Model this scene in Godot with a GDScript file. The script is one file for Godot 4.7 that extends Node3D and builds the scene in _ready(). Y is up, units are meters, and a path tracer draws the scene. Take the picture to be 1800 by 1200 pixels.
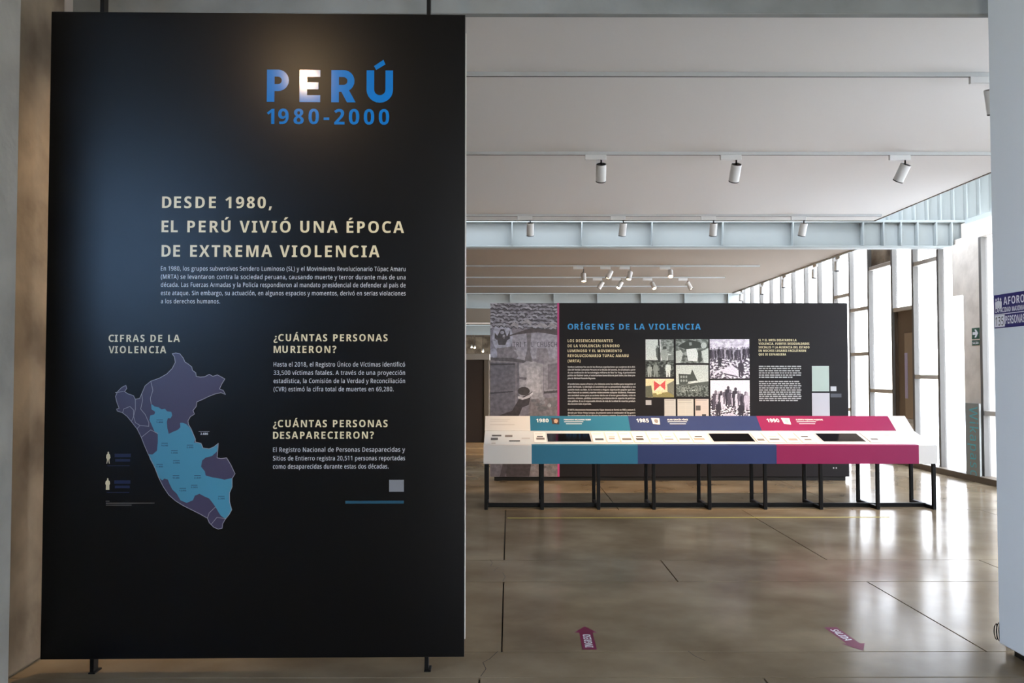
extends Node3D
# Exhibition hall: a tall black introduction panel in a concrete opening, a long display table and a second panel beyond it.

var used := {}
var M := {}
var F := {}
var H_REF := {}
var rng := RandomNumberGenerator.new()

# ---------------------------------------------------------------- helpers: naming and placing
func numbered(called: String) -> String:
	if not used.has(called):
		used[called] = 0
		return called
	used[called] += 1
	return "%s_%03d" % [called, used[called]]

func thing(called: String, label: String, category: String, at := Vector3.ZERO, turn := 0.0, group := "", kind := "") -> Node3D:
	var o := Node3D.new()
	o.name = numbered(called)
	add_child(o)
	o.position = at
	o.rotation.y = turn
	o.set_meta("label", label)
	if category != "":
		o.set_meta("category", category)
	if group != "":
		o.set_meta("group", group)
	if kind != "":
		o.set_meta("kind", kind)
	return o

func struct(called: String, label: String) -> Node3D:
	return thing(called, label, "", Vector3.ZERO, 0.0, "", "structure")

func part(parent: Node3D, called: String, mesh: Mesh, m: Material, at := Vector3.ZERO, b := Basis.IDENTITY) -> MeshInstance3D:
	var o := MeshInstance3D.new()
	o.name = called
	o.mesh = mesh
	o.material_override = m
	o.transform = Transform3D(b, at)
	o.cast_shadow = GeometryInstance3D.SHADOW_CASTING_SETTING_ON
	parent.add_child(o, true)
	return o

# ---------------------------------------------------------------- helpers: meshes
func tri(st: SurfaceTool, a: Vector3, b: Vector3, c: Vector3, out: Vector3) -> void:
	var n := (b - a).cross(c - a)
	if n.length_squared() < 1e-18:
		return
	n = n.normalized()
	if n.dot(out) < 0.0:
		n = -n
	else:
		var t := b
		b = c
		c = t
	for v in [a, b, c]:
		st.set_normal(n)
		st.add_vertex(v)

func quad(st: SurfaceTool, a: Vector3, b: Vector3, c: Vector3, d: Vector3, out: Vector3) -> void:
	tri(st, a, b, c, out)
	tri(st, a, c, d, out)

func add_cbox(st: SurfaceTool, s: Vector3, c: float, at := Vector3.ZERO) -> void:
	var h := s * 0.5
	c = minf(c, minf(h.x, minf(h.y, h.z)) * 0.9)
	var sg := [-1.0, 1.0]
	for ax in 3:
		var u := (ax + 1) % 3
		var w := (ax + 2) % 3
		for s0 in sg:
			var q := []
			for k in [[-1, -1], [1, -1], [1, 1], [-1, 1]]:
				var v := Vector3.ZERO
				v[ax] = s0 * h[ax]
				v[u] = k[0] * (h[u] - c)
				v[w] = k[1] * (h[w] - c)
				q.append(v + at)
			var o := Vector3.ZERO
			o[ax] = s0
			quad(st, q[0], q[1], q[2], q[3], o)
		if c <= 0.0:
			continue
		for s1 in sg:
			for s2 in sg:
				var e := []
				for k in [[-1, 0], [1, 0], [1, 1], [-1, 1]]:
					var v := Vector3.ZERO
					v[ax] = k[0] * (h[ax] - c)
					v[u] = s1 * (h[u] - (c if k[1] == 0 else 0.0))
					v[w] = s2 * (h[w] - (0.0 if k[1] == 0 else c))
					e.append(v + at)
				var o := Vector3.ZERO
				o[u] = s1
				o[w] = s2
				quad(st, e[0], e[1], e[2], e[3], o)
	if c > 0.0:
		for sx in sg:
			for sy in sg:
				for sz in sg:
					tri(st, Vector3(sx * h.x, sy * (h.y - c), sz * (h.z - c)) + at, Vector3(sx * (h.x - c), sy * h.y, sz * (h.z - c)) + at, Vector3(sx * (h.x - c), sy * (h.y - c), sz * h.z) + at, Vector3(sx, sy, sz))

func start() -> SurfaceTool:
	var st := SurfaceTool.new()
	st.begin(Mesh.PRIMITIVE_TRIANGLES)
	return st

func cbox(s: Vector3, c := 0.003) -> Mesh:
	var st := start()
	add_cbox(st, s, c)
	return st.commit()

# a box between two corners, as a part with its origin at its centre
func slab(parent: Node3D, called: String, a: Vector3, b: Vector3, m: Material, c := 0.003) -> MeshInstance3D:
	return part(parent, called, cbox((b - a).abs(), c), m, (a + b) * 0.5)

# a lathe about y: profile of (radius, height)
func lathe(p: Array, n := 28, smooth := true) -> Mesh:
	var st := start()
	for i in p.size() - 1:
		var a: Vector2 = p[i]
		var b: Vector2 = p[i + 1]
		var d := (b - a)
		var nn := Vector2(d.y, -d.x).normalized()
		for k in n:
			var t0 := TAU * k / n
			var t1 := TAU * (k + 1) / n
			var v := [Vector3(a.x * cos(t0), a.y, a.x * sin(t0)), Vector3(a.x * cos(t1), a.y, a.x * sin(t1)), Vector3(b.x * cos(t1), b.y, b.x * sin(t1)), Vector3(b.x * cos(t0), b.y, b.x * sin(t0))]
			var ts := [t0, t1, t1, t0]
			var ns := []
			for q in 4:
				var t: float = ts[q] if smooth else (t0 + t1) * 0.5
				ns.append(Vector3(nn.x * cos(t), nn.y, nn.x * sin(t)))
			for q in [0, 1, 2, 0, 2, 3]:
				st.set_normal(ns[q])
				st.add_vertex(v[q])
	return st.commit()

# a tube of radius r along points
func tube(pts: Array, r: float, n := 8) -> Mesh:
	var st := start()
	var rings := []
	for i in pts.size():
		var d: Vector3 = (pts[mini(i + 1, pts.size() - 1)] - pts[maxi(i - 1, 0)]).normalized()
		var u := d.cross(Vector3.UP if absf(d.y) < 0.9 else Vector3.RIGHT).normalized()
		var w := d.cross(u)
		var ring := []
		for k in n:
			ring.append([pts[i] + (u * cos(TAU * k / n) + w * sin(TAU * k / n)) * r, u * cos(TAU * k / n) + w * sin(TAU * k / n)])
		rings.append(ring)
	for i in rings.size() - 1:
		for k in n:
			var q := [rings[i][k], rings[i][(k + 1) % n], rings[i + 1][(k + 1) % n], rings[i + 1][k]]
			for j in [0, 1, 2, 0, 2, 3]:
				st.set_normal(q[j][1])
				st.add_vertex(q[j][0])
	return st.commit()

# a profile of (z, y) points carried along x from x0 to x1, closed with caps
func prism_x(p: Array, x0: float, x1: float) -> Mesh:
	var st := start()
	var poly := PackedVector2Array(p)
	var mid := Vector2.ZERO
	for v in p:
		mid += v / p.size()
	for i in p.size():
		var a: Vector2 = p[i]
		var b: Vector2 = p[(i + 1) % p.size()]
		var nn := Vector2(b.y - a.y, -(b.x - a.x))
		var probe := (a + b) * 0.5 + nn.normalized() * 0.001
		if Geometry2D.is_point_in_polygon(probe, poly):
			nn = -nn
		quad(st, Vector3(x0, a.y, a.x), Vector3(x1, a.y, a.x), Vector3(x1, b.y, b.x), Vector3(x0, b.y, b.x), Vector3(0, nn.y, nn.x))
	var idx := Geometry2D.triangulate_polygon(poly)
	for i in range(0, idx.size(), 3):
		for e in [[x0, -1.0], [x1, 1.0]]:
			var v := []
			for k in 3:
				v.append(Vector3(e[0], p[idx[i + k]].y, p[idx[i + k]].x))
			tri(st, v[0], v[1], v[2], Vector3(e[1], 0, 0))
	return st.commit()

func pts2(f: Array) -> Array:
	var out := []
	for i in range(0, f.size(), 2):
		out.append(Vector2(f[i], f[i + 1]))
	return out

# a flat sheet cut to an outline, lying in the xy plane, of thickness t
func sheet(p: Array, t := 0.0005) -> Mesh:
	var st := start()
	var idx := Geometry2D.triangulate_polygon(PackedVector2Array(p))
	for i in range(0, idx.size(), 3):
		var a: Vector2 = p[idx[i]]
		var b: Vector2 = p[idx[i + 1]]
		var c: Vector2 = p[idx[i + 2]]
		tri(st, Vector3(a.x, a.y, t), Vector3(b.x, b.y, t), Vector3(c.x, c.y, t), Vector3(0, 0, 1))
	return st.commit()

# a drawn line of width w through points of the xy plane
func ribbon(p: Array, w: float, z := 0.0) -> Mesh:
	var st := start()
	for i in p.size() - 1:
		var a: Vector2 = p[i]
		var b: Vector2 = p[i + 1]
		var d := (b - a).normalized()
		var s := Vector2(-d.y, d.x) * w * 0.5
		a -= d * w * 0.3
		b += d * w * 0.3
		quad(st, Vector3(a.x + s.x, a.y + s.y, z), Vector3(b.x + s.x, b.y + s.y, z), Vector3(b.x - s.x, b.y - s.y, z), Vector3(a.x - s.x, a.y - s.y, z), Vector3(0, 0, 1))
	return st.commit()

# a flat picture of w by h in the xy plane with its lower left corner at the origin
func picture(w: float, h: float) -> Mesh:
	var st := start()
	var v := [Vector3(0, 0, 0), Vector3(0, h, 0), Vector3(w, h, 0), Vector3(w, 0, 0)]
	var uv := [Vector2(0, 1), Vector2(0, 0), Vector2(1, 0), Vector2(1, 1)]
	for k in [0, 1, 2, 0, 2, 3]:
		st.set_normal(Vector3(0, 0, 1))
		st.set_uv(uv[k])
		st.add_vertex(v[k])
	return st.commit()

# lettering: s fitted to width w (0 keeps the natural width) and cap height cap, its baseline starting at the origin of b
func text(parent: Node3D, called: String, s: String, w: float, cap: float, m: Material, at: Vector3, b := Basis.IDENTITY, font := "bold", gap := 0.0) -> MeshInstance3D:
	var key := "%s|%s" % [font, gap]
	if not F.has(key):
		var sf := SystemFont.new()
		sf.font_names = PackedStringArray(["Droid Serif" if font == "serif" else "Droid Sans"])
		sf.font_weight = 700 if font == "bold" or font == "heavy" else 400
		var fv := FontVariation.new()
		fv.base_font = sf
		fv.spacing_glyph = int(gap)
		F[key] = fv
		var r := TextMesh.new()
		r.font = fv
		r.font_size = 64
		r.pixel_size = 0.01
		r.depth = 0.0
		r.text = "H"
		H_REF[key] = r.get_aabb()
	var t := TextMesh.new()
	t.font = F[key]
	t.font_size = 64
	t.pixel_size = 0.01
	t.depth = 0.0
	t.curve_step = 0.5
	t.horizontal_alignment = HORIZONTAL_ALIGNMENT_LEFT
	t.text = s
	var box := t.get_aabb()
	var ref: AABB = H_REF[key]
	var ky := cap / ref.size.y
	var kx := w / box.size.x if w > 0.0 else ky
	var o := part(parent, called, t, m)
	o.transform = Transform3D(b * Basis.from_scale(Vector3(kx, ky, 1.0)), at + b * Vector3(-box.position.x * kx, -ref.position.y * ky, 0.0))
	return o

# a line of lettering whose letters are pieces of their own
func letters(parent: Node3D, called: String, s: String, w: float, cap: float, m: Material, at: Vector3, gap := 0.0) -> void:
	var probe := text(parent, called, s, w, cap, m, at, Basis.IDENTITY, "bold", gap)
	var k := probe.scale
	var o := probe.position
	parent.remove_child(probe)
	probe.free()
	var line := Node3D.new()
	line.name = called
	parent.add_child(line, true)
	line.position = at
	var f: Font = F["bold|%s" % gap]
	for i in s.length():
		if s[i] == " ":
			continue
		var t := TextMesh.new()
		t.font = f
		t.font_size = 64
		t.pixel_size = 0.01
		t.depth = 0.0
		t.horizontal_alignment = HORIZONTAL_ALIGNMENT_LEFT
		t.text = s[i]
		var x := f.get_string_size(s.substr(0, i), HORIZONTAL_ALIGNMENT_LEFT, -1, 64).x * 0.01
		part(line, "letter", t, m, o - at + Vector3(x * k.x, 0, 0), Basis.from_scale(k))

# a stroke of width w through points of the xy plane with mitred corners
func stroke(p: Array, w: float) -> Mesh:
	var st := start()
	var l := []
	var r := []
	for i in p.size():
		var d0: Vector2 = (p[i] - p[maxi(i - 1, 0)])
		var d1: Vector2 = (p[mini(i + 1, p.size() - 1)] - p[i])
		if i == 0:
			d0 = d1
		if i == p.size() - 1:
			d1 = d0
		d0 = d0.normalized()
		d1 = d1.normalized()
		var n := (Vector2(-d0.y, d0.x) + Vector2(-d1.y, d1.x)).normalized()
		var k := w * 0.5 / maxf(0.3, n.dot(Vector2(-d0.y, d0.x)))
		l.append(p[i] + n * k)
		r.append(p[i] - n * k)
	for i in p.size() - 1:
		quad(st, Vector3(l[i].x, l[i].y, 0), Vector3(l[i + 1].x, l[i + 1].y, 0), Vector3(r[i + 1].x, r[i + 1].y, 0), Vector3(r[i].x, r[i].y, 0), Vector3(0, 0, 1))
	return st.commit()

# ---------------------------------------------------------------- helpers: materials
func flat(c: Color, rough := 0.6, spec := 0.5, metal := 0.0) -> StandardMaterial3D:
	var m := StandardMaterial3D.new()
	m.albedo_color = c
	m.roughness = rough
	m.metallic_specular = spec
	m.metallic = metal
	return m

func c8(r: int, g: int, b: int) -> Color:
	return Color8(r, g, b)

func noise_tex(seed_: int, freq: float, ramp: Array, size := 512, octaves := 5, normal := false, strength := 4.0, kind := FastNoiseLite.TYPE_SIMPLEX_SMOOTH) -> NoiseTexture2D:
	var n := FastNoiseLite.new()
	n.seed = seed_
	n.noise_type = kind
	n.frequency = freq
	n.fractal_octaves = octaves
	var t := NoiseTexture2D.new()
	t.width = size
	t.height = size
	t.seamless = true
	t.noise = n
	if normal:
		t.as_normal_map = true
		t.bump_strength = strength
	else:
		var g := Gradient.new()
		var offs := PackedFloat32Array()
		var cols := PackedColorArray()
		for r in ramp:
			offs.append(r[0])
			cols.append(r[1])
		g.offsets = offs
		g.colors = cols
		t.color_ramp = g
	return t

func tri_world(m: StandardMaterial3D, scale_: float) -> StandardMaterial3D:
	m.uv1_triplanar = true
	m.uv1_world_triplanar = true
	m.uv1_scale = Vector3.ONE * scale_
	return m

func concrete(seed_: int, dark: Color, light: Color, scale_: float, rough := 0.85) -> StandardMaterial3D:
	var m := StandardMaterial3D.new()
	m.albedo_texture = noise_tex(seed_, 0.006, [[0.15, dark], [0.45, dark.lerp(light, 0.55)], [0.6, dark.lerp(light, 0.7)], [0.85, light]])
	m.roughness = rough
	m.metallic_specular = 0.35
	m.normal_enabled = true
	m.normal_scale = 0.25
	m.normal_texture = noise_tex(seed_ + 7, 0.03, [], 512, 4, true, 3.0)
	return tri_world(m, scale_)

# ---------------------------------------------------------------- camera, sky, light
func _ready() -> void:
	rng.seed = 20240
	var cam := Camera3D.new()
	cam.name = "camera"
	cam.fov = rad_to_deg(2.0 * atan(600.0 / 1600.0))
	cam.position = Vector3(0, 1.6, 0)
	cam.rotation = Vector3(atan(55.0 / 1600.0), -atan(5.0 / 1600.0), 0)
	cam.near = 0.05
	cam.far = 400.0
	add_child(cam)
	cam.current = true

	var sky_m := ProceduralSkyMaterial.new()
	sky_m.sky_top_color = Color(0.88, 0.93, 1.0)
	sky_m.sky_horizon_color = Color(0.98, 0.985, 1.0)
	sky_m.sky_curve = 0.2
	sky_m.ground_bottom_color = Color(0.84, 0.82, 0.78)
	sky_m.ground_horizon_color = Color(0.92, 0.91, 0.89)
	sky_m.sky_energy_multiplier = 1.0
	sky_m.ground_energy_multiplier = 1.0
	var sky := Sky.new()
	sky.sky_material = sky_m
	var env := Environment.new()
	env.background_mode = Environment.BG_SKY
	env.sky = sky
	env.background_energy_multiplier = 3.2
	env.tonemap_mode = Environment.TONE_MAPPER_LINEAR
	env.tonemap_exposure = 4.15
	env.sdfgi_enabled = true
	env.ssao_enabled = true
	env.ssil_enabled = true
	var we := WorldEnvironment.new()
	we.name = "environment"
	we.environment = env
	add_child(we)

	make_materials()
	build_floor()
	build_ceilings()
	build_walls()
	build_windows()
	build_beams()
	build_intro_panel()
	build_display_table()
	build_origins_panel()
	build_lamps()
	build_signs()
	build_background()

func make_materials() -> void:
	var fl := StandardMaterial3D.new()
	fl.albedo_texture = noise_tex(3, 0.004, [[0.1, c8(107, 93, 75)], [0.45, c8(124, 110, 90)], [0.6, c8(130, 116, 96)], [0.9, c8(144, 130, 109)]], 1024, 6)
	fl.roughness = 1.0
	fl.roughness_texture = noise_tex(5, 0.006, [[0.1, Color(0.13, 0.13, 0.13)], [0.9, Color(0.2, 0.2, 0.2)]], 512, 5)
	fl.metallic_specular = 0.12
	fl.normal_enabled = true
	fl.normal_scale = 0.05
	fl.normal_texture = noise_tex(9, 0.004, [], 512, 2, true, 1.5)
	M.floor = tri_world(fl, 0.22)
	M.joint = flat(c8(34, 29, 24), 0.9)
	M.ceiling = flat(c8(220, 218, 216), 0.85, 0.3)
	M.ceiling_dimmed = flat(c8(138, 126, 114), 0.85, 0.3)  # white ceiling paint, darkened and warmed in colour for the dim warm light
	M.soffit = concrete(21, c8(130, 133, 133), c8(154, 158, 158), 0.3)
	M.concrete = concrete(31, c8(88, 77, 64), c8(142, 128, 109), 0.45)
	M.concrete_grey = concrete(37, c8(188, 186, 180), c8(216, 213, 206), 0.5)
	M.pier = concrete(41, c8(206, 197, 186), c8(226, 217, 206), 0.6)
	M.blue_wall = flat(c8(212, 221, 230), 0.45, 0.4)
	M.black = flat(c8(20, 19, 18), 0.55, 0.4)
	M.black_metal = flat(c8(9, 9, 9), 0.5, 0.3)
	M.white_steel = flat(c8(156, 162, 161), 0.5, 0.4)
	M.white = flat(c8(232, 231, 228), 0.5, 0.4)
	M.lamp_white = flat(c8(215, 216, 216), 0.4, 0.5)
	M.track = flat(c8(196, 200, 201), 0.45, 0.5)
	M.mullion = flat(c8(96, 93, 89), 0.5, 0.5)  # post copy of one frame grey, darkened against the strong light on posts
	M.transom = flat(c8(188, 184, 178), 0.5, 0.5)  # same frame grey, lightened for crossbars that stand against the light
	M.brown_trim = flat(c8(96, 84, 70), 0.6)
	M.board = flat(c8(5, 5, 6), 0.30, 0.36)
	M.board_edge = flat(c8(226, 224, 218), 0.5)
	M.vinyl_blue = flat(c8(18, 116, 190), 0.12, 0.5)
	M.cream = flat(c8(222, 206, 166), 0.3)
	M.print_white = flat(c8(205, 205, 205), 0.3)
	M.map_purple = flat(c8(62, 54, 78), 0.33)
	M.map_blue = flat(c8(66, 132, 154), 0.33)
	M.map_line = flat(c8(150, 146, 150), 0.33)
	M.map_ink = flat(c8(28, 60, 84), 0.33)
	M.deep_blue = flat(c8(10, 28, 66), 0.33)
	M.teal_bar = flat(c8(18, 72, 92), 0.33)
	M.blank_tag = flat(c8(116, 116, 118), 0.5)
	var gl := StandardMaterial3D.new()
	gl.albedo_color = Color(0.97, 0.99, 1.0, 0.06)
	gl.transparency = BaseMaterial3D.TRANSPARENCY_ALPHA
	gl.roughness = 0.02
	M.glass = gl
	var tg := StandardMaterial3D.new()
	tg.albedo_color = Color(0.60, 0.76, 0.93, 0.0)  # blue tint added to colour the daylight mirrored in the black panel
	tg.transparency = BaseMaterial3D.TRANSPARENCY_ALPHA
	tg.refraction_enabled = true
	tg.refraction_scale = 0.002
	tg.roughness = 0.0
	M.added_blue_glass = tg
	var warm := flat(Color(1, 0.9, 0.75), 0.5)
	warm.emission_enabled = true
	warm.emission = Color(1.0, 0.86, 0.68)
	warm.emission_energy_multiplier = 14.0
	M.lens_lit = warm
	M.lens = flat(c8(70, 70, 72), 0.1)

# ---------------------------------------------------------------- the setting
func build_floor() -> void:
	var f := struct("floor", "polished tan concrete floor in large slabs with dark joints")
	slab(f, "sub_floor", Vector3(-9.2, -0.20, 3.0), Vector3(7.4, -0.014, -61), M.joint, 0.0)
	var rows := [
		[-2.9, 1.3, [-4.2, -1.44, 1.335]], [1.3, 4.84, [-5.6, -2.86, -0.155, 1.335]], [4.84, 5.28, [-5.6]],
		[5.28, 7.035, [-5.6, -2.82, -0.043, 2.745, 5.5]], [7.035, 7.84, [-4.1, -1.4, 1.295, 4.02]],
		[7.84, 10.7, [-5.6, -2.82, -0.043, 2.72, 5.5]], [10.7, 13.65, [-4.1, -1.45, 1.283, 4.02]],
		[13.65, 16.6, [-5.6, -2.82, -0.043, 2.72, 5.5]], [16.6, 19.5, [-4.1, -1.45, 1.283, 4.02]], [19.5, 22.4, [-2.82, 2.72]],
		[22.4, 26.8, [-1.45, 4.02]], [26.8, 32.0, [-2.82, 2.72]], [32.0, 40.0, [1.28]], [40.0, 61.0, [1.28]]]
	var g := 0.0045
	for r in rows:
		var xs := [-9.2]
		xs.append_array(r[2])
		xs.append(7.4)
		for i in xs.size() - 1:
			slab(f, "slab", Vector3(xs[i] + g, -0.05, -r[0] - g), Vector3(xs[i + 1] - g, 0.0, -r[1] + g), M.floor, 0.0015)
	# hairline cracks, cut as thin dark slivers
	var cracks := [
		[-0.165, -7.86, -0.14, -7.72, -0.155, -7.6, -0.09, -7.55, -0.125, -7.42, -0.055, -7.36, -0.03, -7.2, -0.05, -7.05],
		[-0.065, -5.29, -0.11, -5.15, -0.145, -5.09, -0.125, -4.98, -0.15, -4.86], [1.03, -5.29, 1.05, -5.2, 1.09, -5.12]]
	for c in cracks:
		var p := []
		for v in pts2(c):
			p.append(Vector2(v.x, -v.y))
		part(f, "crack", ribbon(p, 0.004), M.joint, Vector3(0, 0.0008, 0), Basis(Vector3.RIGHT, -PI / 2))
	var tape := thing("floor_tape", "thin yellow warning tape along the floor before the display table", "tape", Vector3(2.1, 0, -10.12))
	part(tape, "strip", cbox(Vector3(4.24, 0.002, 0.036), 0.0004), flat(c8(196, 180, 84), 0.5), Vector3(0, 0.0012, 0), Basis(Vector3.UP, 0.012))

func build_ceilings() -> void:
	var c := struct("ceiling", "flat white plaster ceiling over the front of the hall")
	slab(c, "plaster", Vector3(-7.2, 4.0, -5.45), Vector3(5.79, 4.3, -14.3), M.ceiling, 0.0)
	slab(c, "edge_bead", Vector3(5.765, 3.992, -5.45), Vector3(5.785, 4.001, -14.3), M.brown_trim, 0.0)
	slab(c, "end_bead", Vector3(-7.2, 3.992, -14.28), Vector3(5.79, 4.001, -14.295), M.brown_trim, 0.0)
	c = struct("ceiling", "flat white plaster ceiling behind the first steel beam")
	slab(c, "plaster", Vector3(-7.2, 4.0, -14.86), Vector3(6.8, 4.3, -27.4), M.ceiling_dimmed, 0.0)
	c = struct("ceiling", "flat plaster ceiling behind the second steel beam")
	slab(c, "plaster", Vector3(-7.2, 4.0, -28.0), Vector3(6.8, 4.3, -43.7), M.ceiling_dimmed, 0.0)
	c = struct("ceiling", "flat plaster ceiling at the far end of the hall")
	slab(c, "plaster", Vector3(-7.2, 4.0, -44.3), Vector3(7.4, 4.3, -61), M.ceiling_dimmed, 0.0)
	c = struct("ceiling", "added roof slab shading the gap beside the windows")
	slab(c, "plaster", Vector3(5.4, 5.6, -10.2), Vector3(8.1, 5.8, -14.62), M.ceiling, 0.0)  # unseen slab added to keep skylight off the upper beam plates
	c = struct("ceiling", "grey ceiling of the entrance lobby")
	slab(c, "plaster", Vector3(-7.6, 4.3, 3.0), Vector3(2.95, 4.5, -5.40), M.soffit, 0.0)

func build_walls() -> void:
	var w := struct("wall_front", "grey lintel and wall over the opening into the hall")
	slab(w, "lintel", Vector3(-2.62, 3.757, -5.40), Vector3(2.95, 4.5, -5.46), M.soffit, 0.004)
	slab(w, "return_wall", Vector3(2.95, 0, -5.26), Vector3(7.3, 4.3, -5.46), M.white, 0.004)
	w = struct("wall_left", "rough board-marked concrete wall and pier beside the black panel")
	slab(w, "jamb", Vector3(-7.600, 0, -4.76), Vector3(-2.61, 4.5, -5.3), M.concrete, 0.02)
	slab(w, "pier", Vector3(-3.3, 0, -4.15), Vector3(-2.545, 4.4, -4.70), M.concrete_grey, 0.012)
	slab(w, "hall_wall", Vector3(-7.4, 0, -5.3), Vector3(-7.2, 5.2, -61), M.concrete, 0.0)
	slab(w, "lobby_wall", Vector3(-7.600, 3.9, 3.0), Vector3(-7.400, 4.5, -5.3), M.concrete_grey, 0.0)
	w = struct("wall_right", "smooth blue-grey painted wall panel raised over a black recess")
	slab(w, "panel", Vector3(2.8, 0.057, 3.0), Vector3(2.95, 4.4, -5.25), M.blue_wall, 0.006)
	w = struct("baseboard_right", "black recessed plinth under the blue-grey wall")
	slab(w, "plinth", Vector3(2.86, 0.0, 3.0), Vector3(2.93, 0.057, -5.2), M.black, 0.0)
	w = struct("wall_back", "lobby wall with a high window and an added entrance behind the visitor")
	slab(w, "lower_wall", Vector3(-7.600, 0, 1.6), Vector3(-3.4, 2.2, 1.8), M.concrete, 0.0)
	slab(w, "middle_wall", Vector3(-3.4, 0, 1.6), Vector3(0.6, 4.5, 1.8), M.concrete, 0.0)
	slab(w, "side_wall", Vector3(2.7, 0, 1.6), Vector3(2.95, 4.5, 1.8), M.white, 0.0)
	slab(w, "head", Vector3(-7.600, 4.15, 1.6), Vector3(-3.4, 4.5, 1.8), M.white, 0.0)
	slab(w, "added_entrance_head", Vector3(0.6, 4.0, 1.6), Vector3(2.7, 4.5, 1.8), M.white, 0.0)
	var wd := struct("window_1", "high lobby window with slim grey frames and a blue tint added to colour its daylight")
	for i in 4:
		var x := -7.4 + i * 1.3333
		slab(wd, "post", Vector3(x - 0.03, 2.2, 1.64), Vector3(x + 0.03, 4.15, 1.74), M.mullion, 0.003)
		if i < 3:
			slab(wd, "pane", Vector3(x + 0.03, 2.2, 1.685), Vector3(x + 1.3333 - 0.03, 4.15, 1.693), M.added_blue_glass, 0.0)
	var dr := struct("added_door_2", "added glazed double door that lights the lobby from behind")
	for x in [0.63, 1.65, 2.67]:  # unseen glazed opening added to light the pier and lintel from behind
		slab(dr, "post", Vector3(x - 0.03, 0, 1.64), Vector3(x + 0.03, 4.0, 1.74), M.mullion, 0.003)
	for x in [0.66, 1.68]:
		slab(dr, "pane", Vector3(x, 0, 1.685), Vector3(x + 0.96, 4.0, 1.693), M.glass, 0.0)
	var wl := struct("window_30", "added wide side window that lights the lobby, with slim grey frames")
	slab(w, "side_sill_wall", Vector3(-7.600, 0, 1.8), Vector3(-7.400, 0.7, -5.3), M.concrete_grey, 0.0)
	for i in 8:  # unseen glazing added to brighten the blue-grey wall opposite
		var z := 1.6 - i * 0.9
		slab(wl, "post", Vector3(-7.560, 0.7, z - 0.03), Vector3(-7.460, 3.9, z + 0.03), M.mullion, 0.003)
		if i < 7:
			slab(wl, "pane", Vector3(-7.515, 0.7, z - 0.03), Vector3(-7.507, 3.9, z - 0.87), M.glass, 0.0)
	w = struct("wall_far", "far end wall of the hall")
	slab(w, "plaster", Vector3(-7.4, 0, -61), Vector3(7.4, 5.2, -61.2), M.concrete, 0.0)

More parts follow.
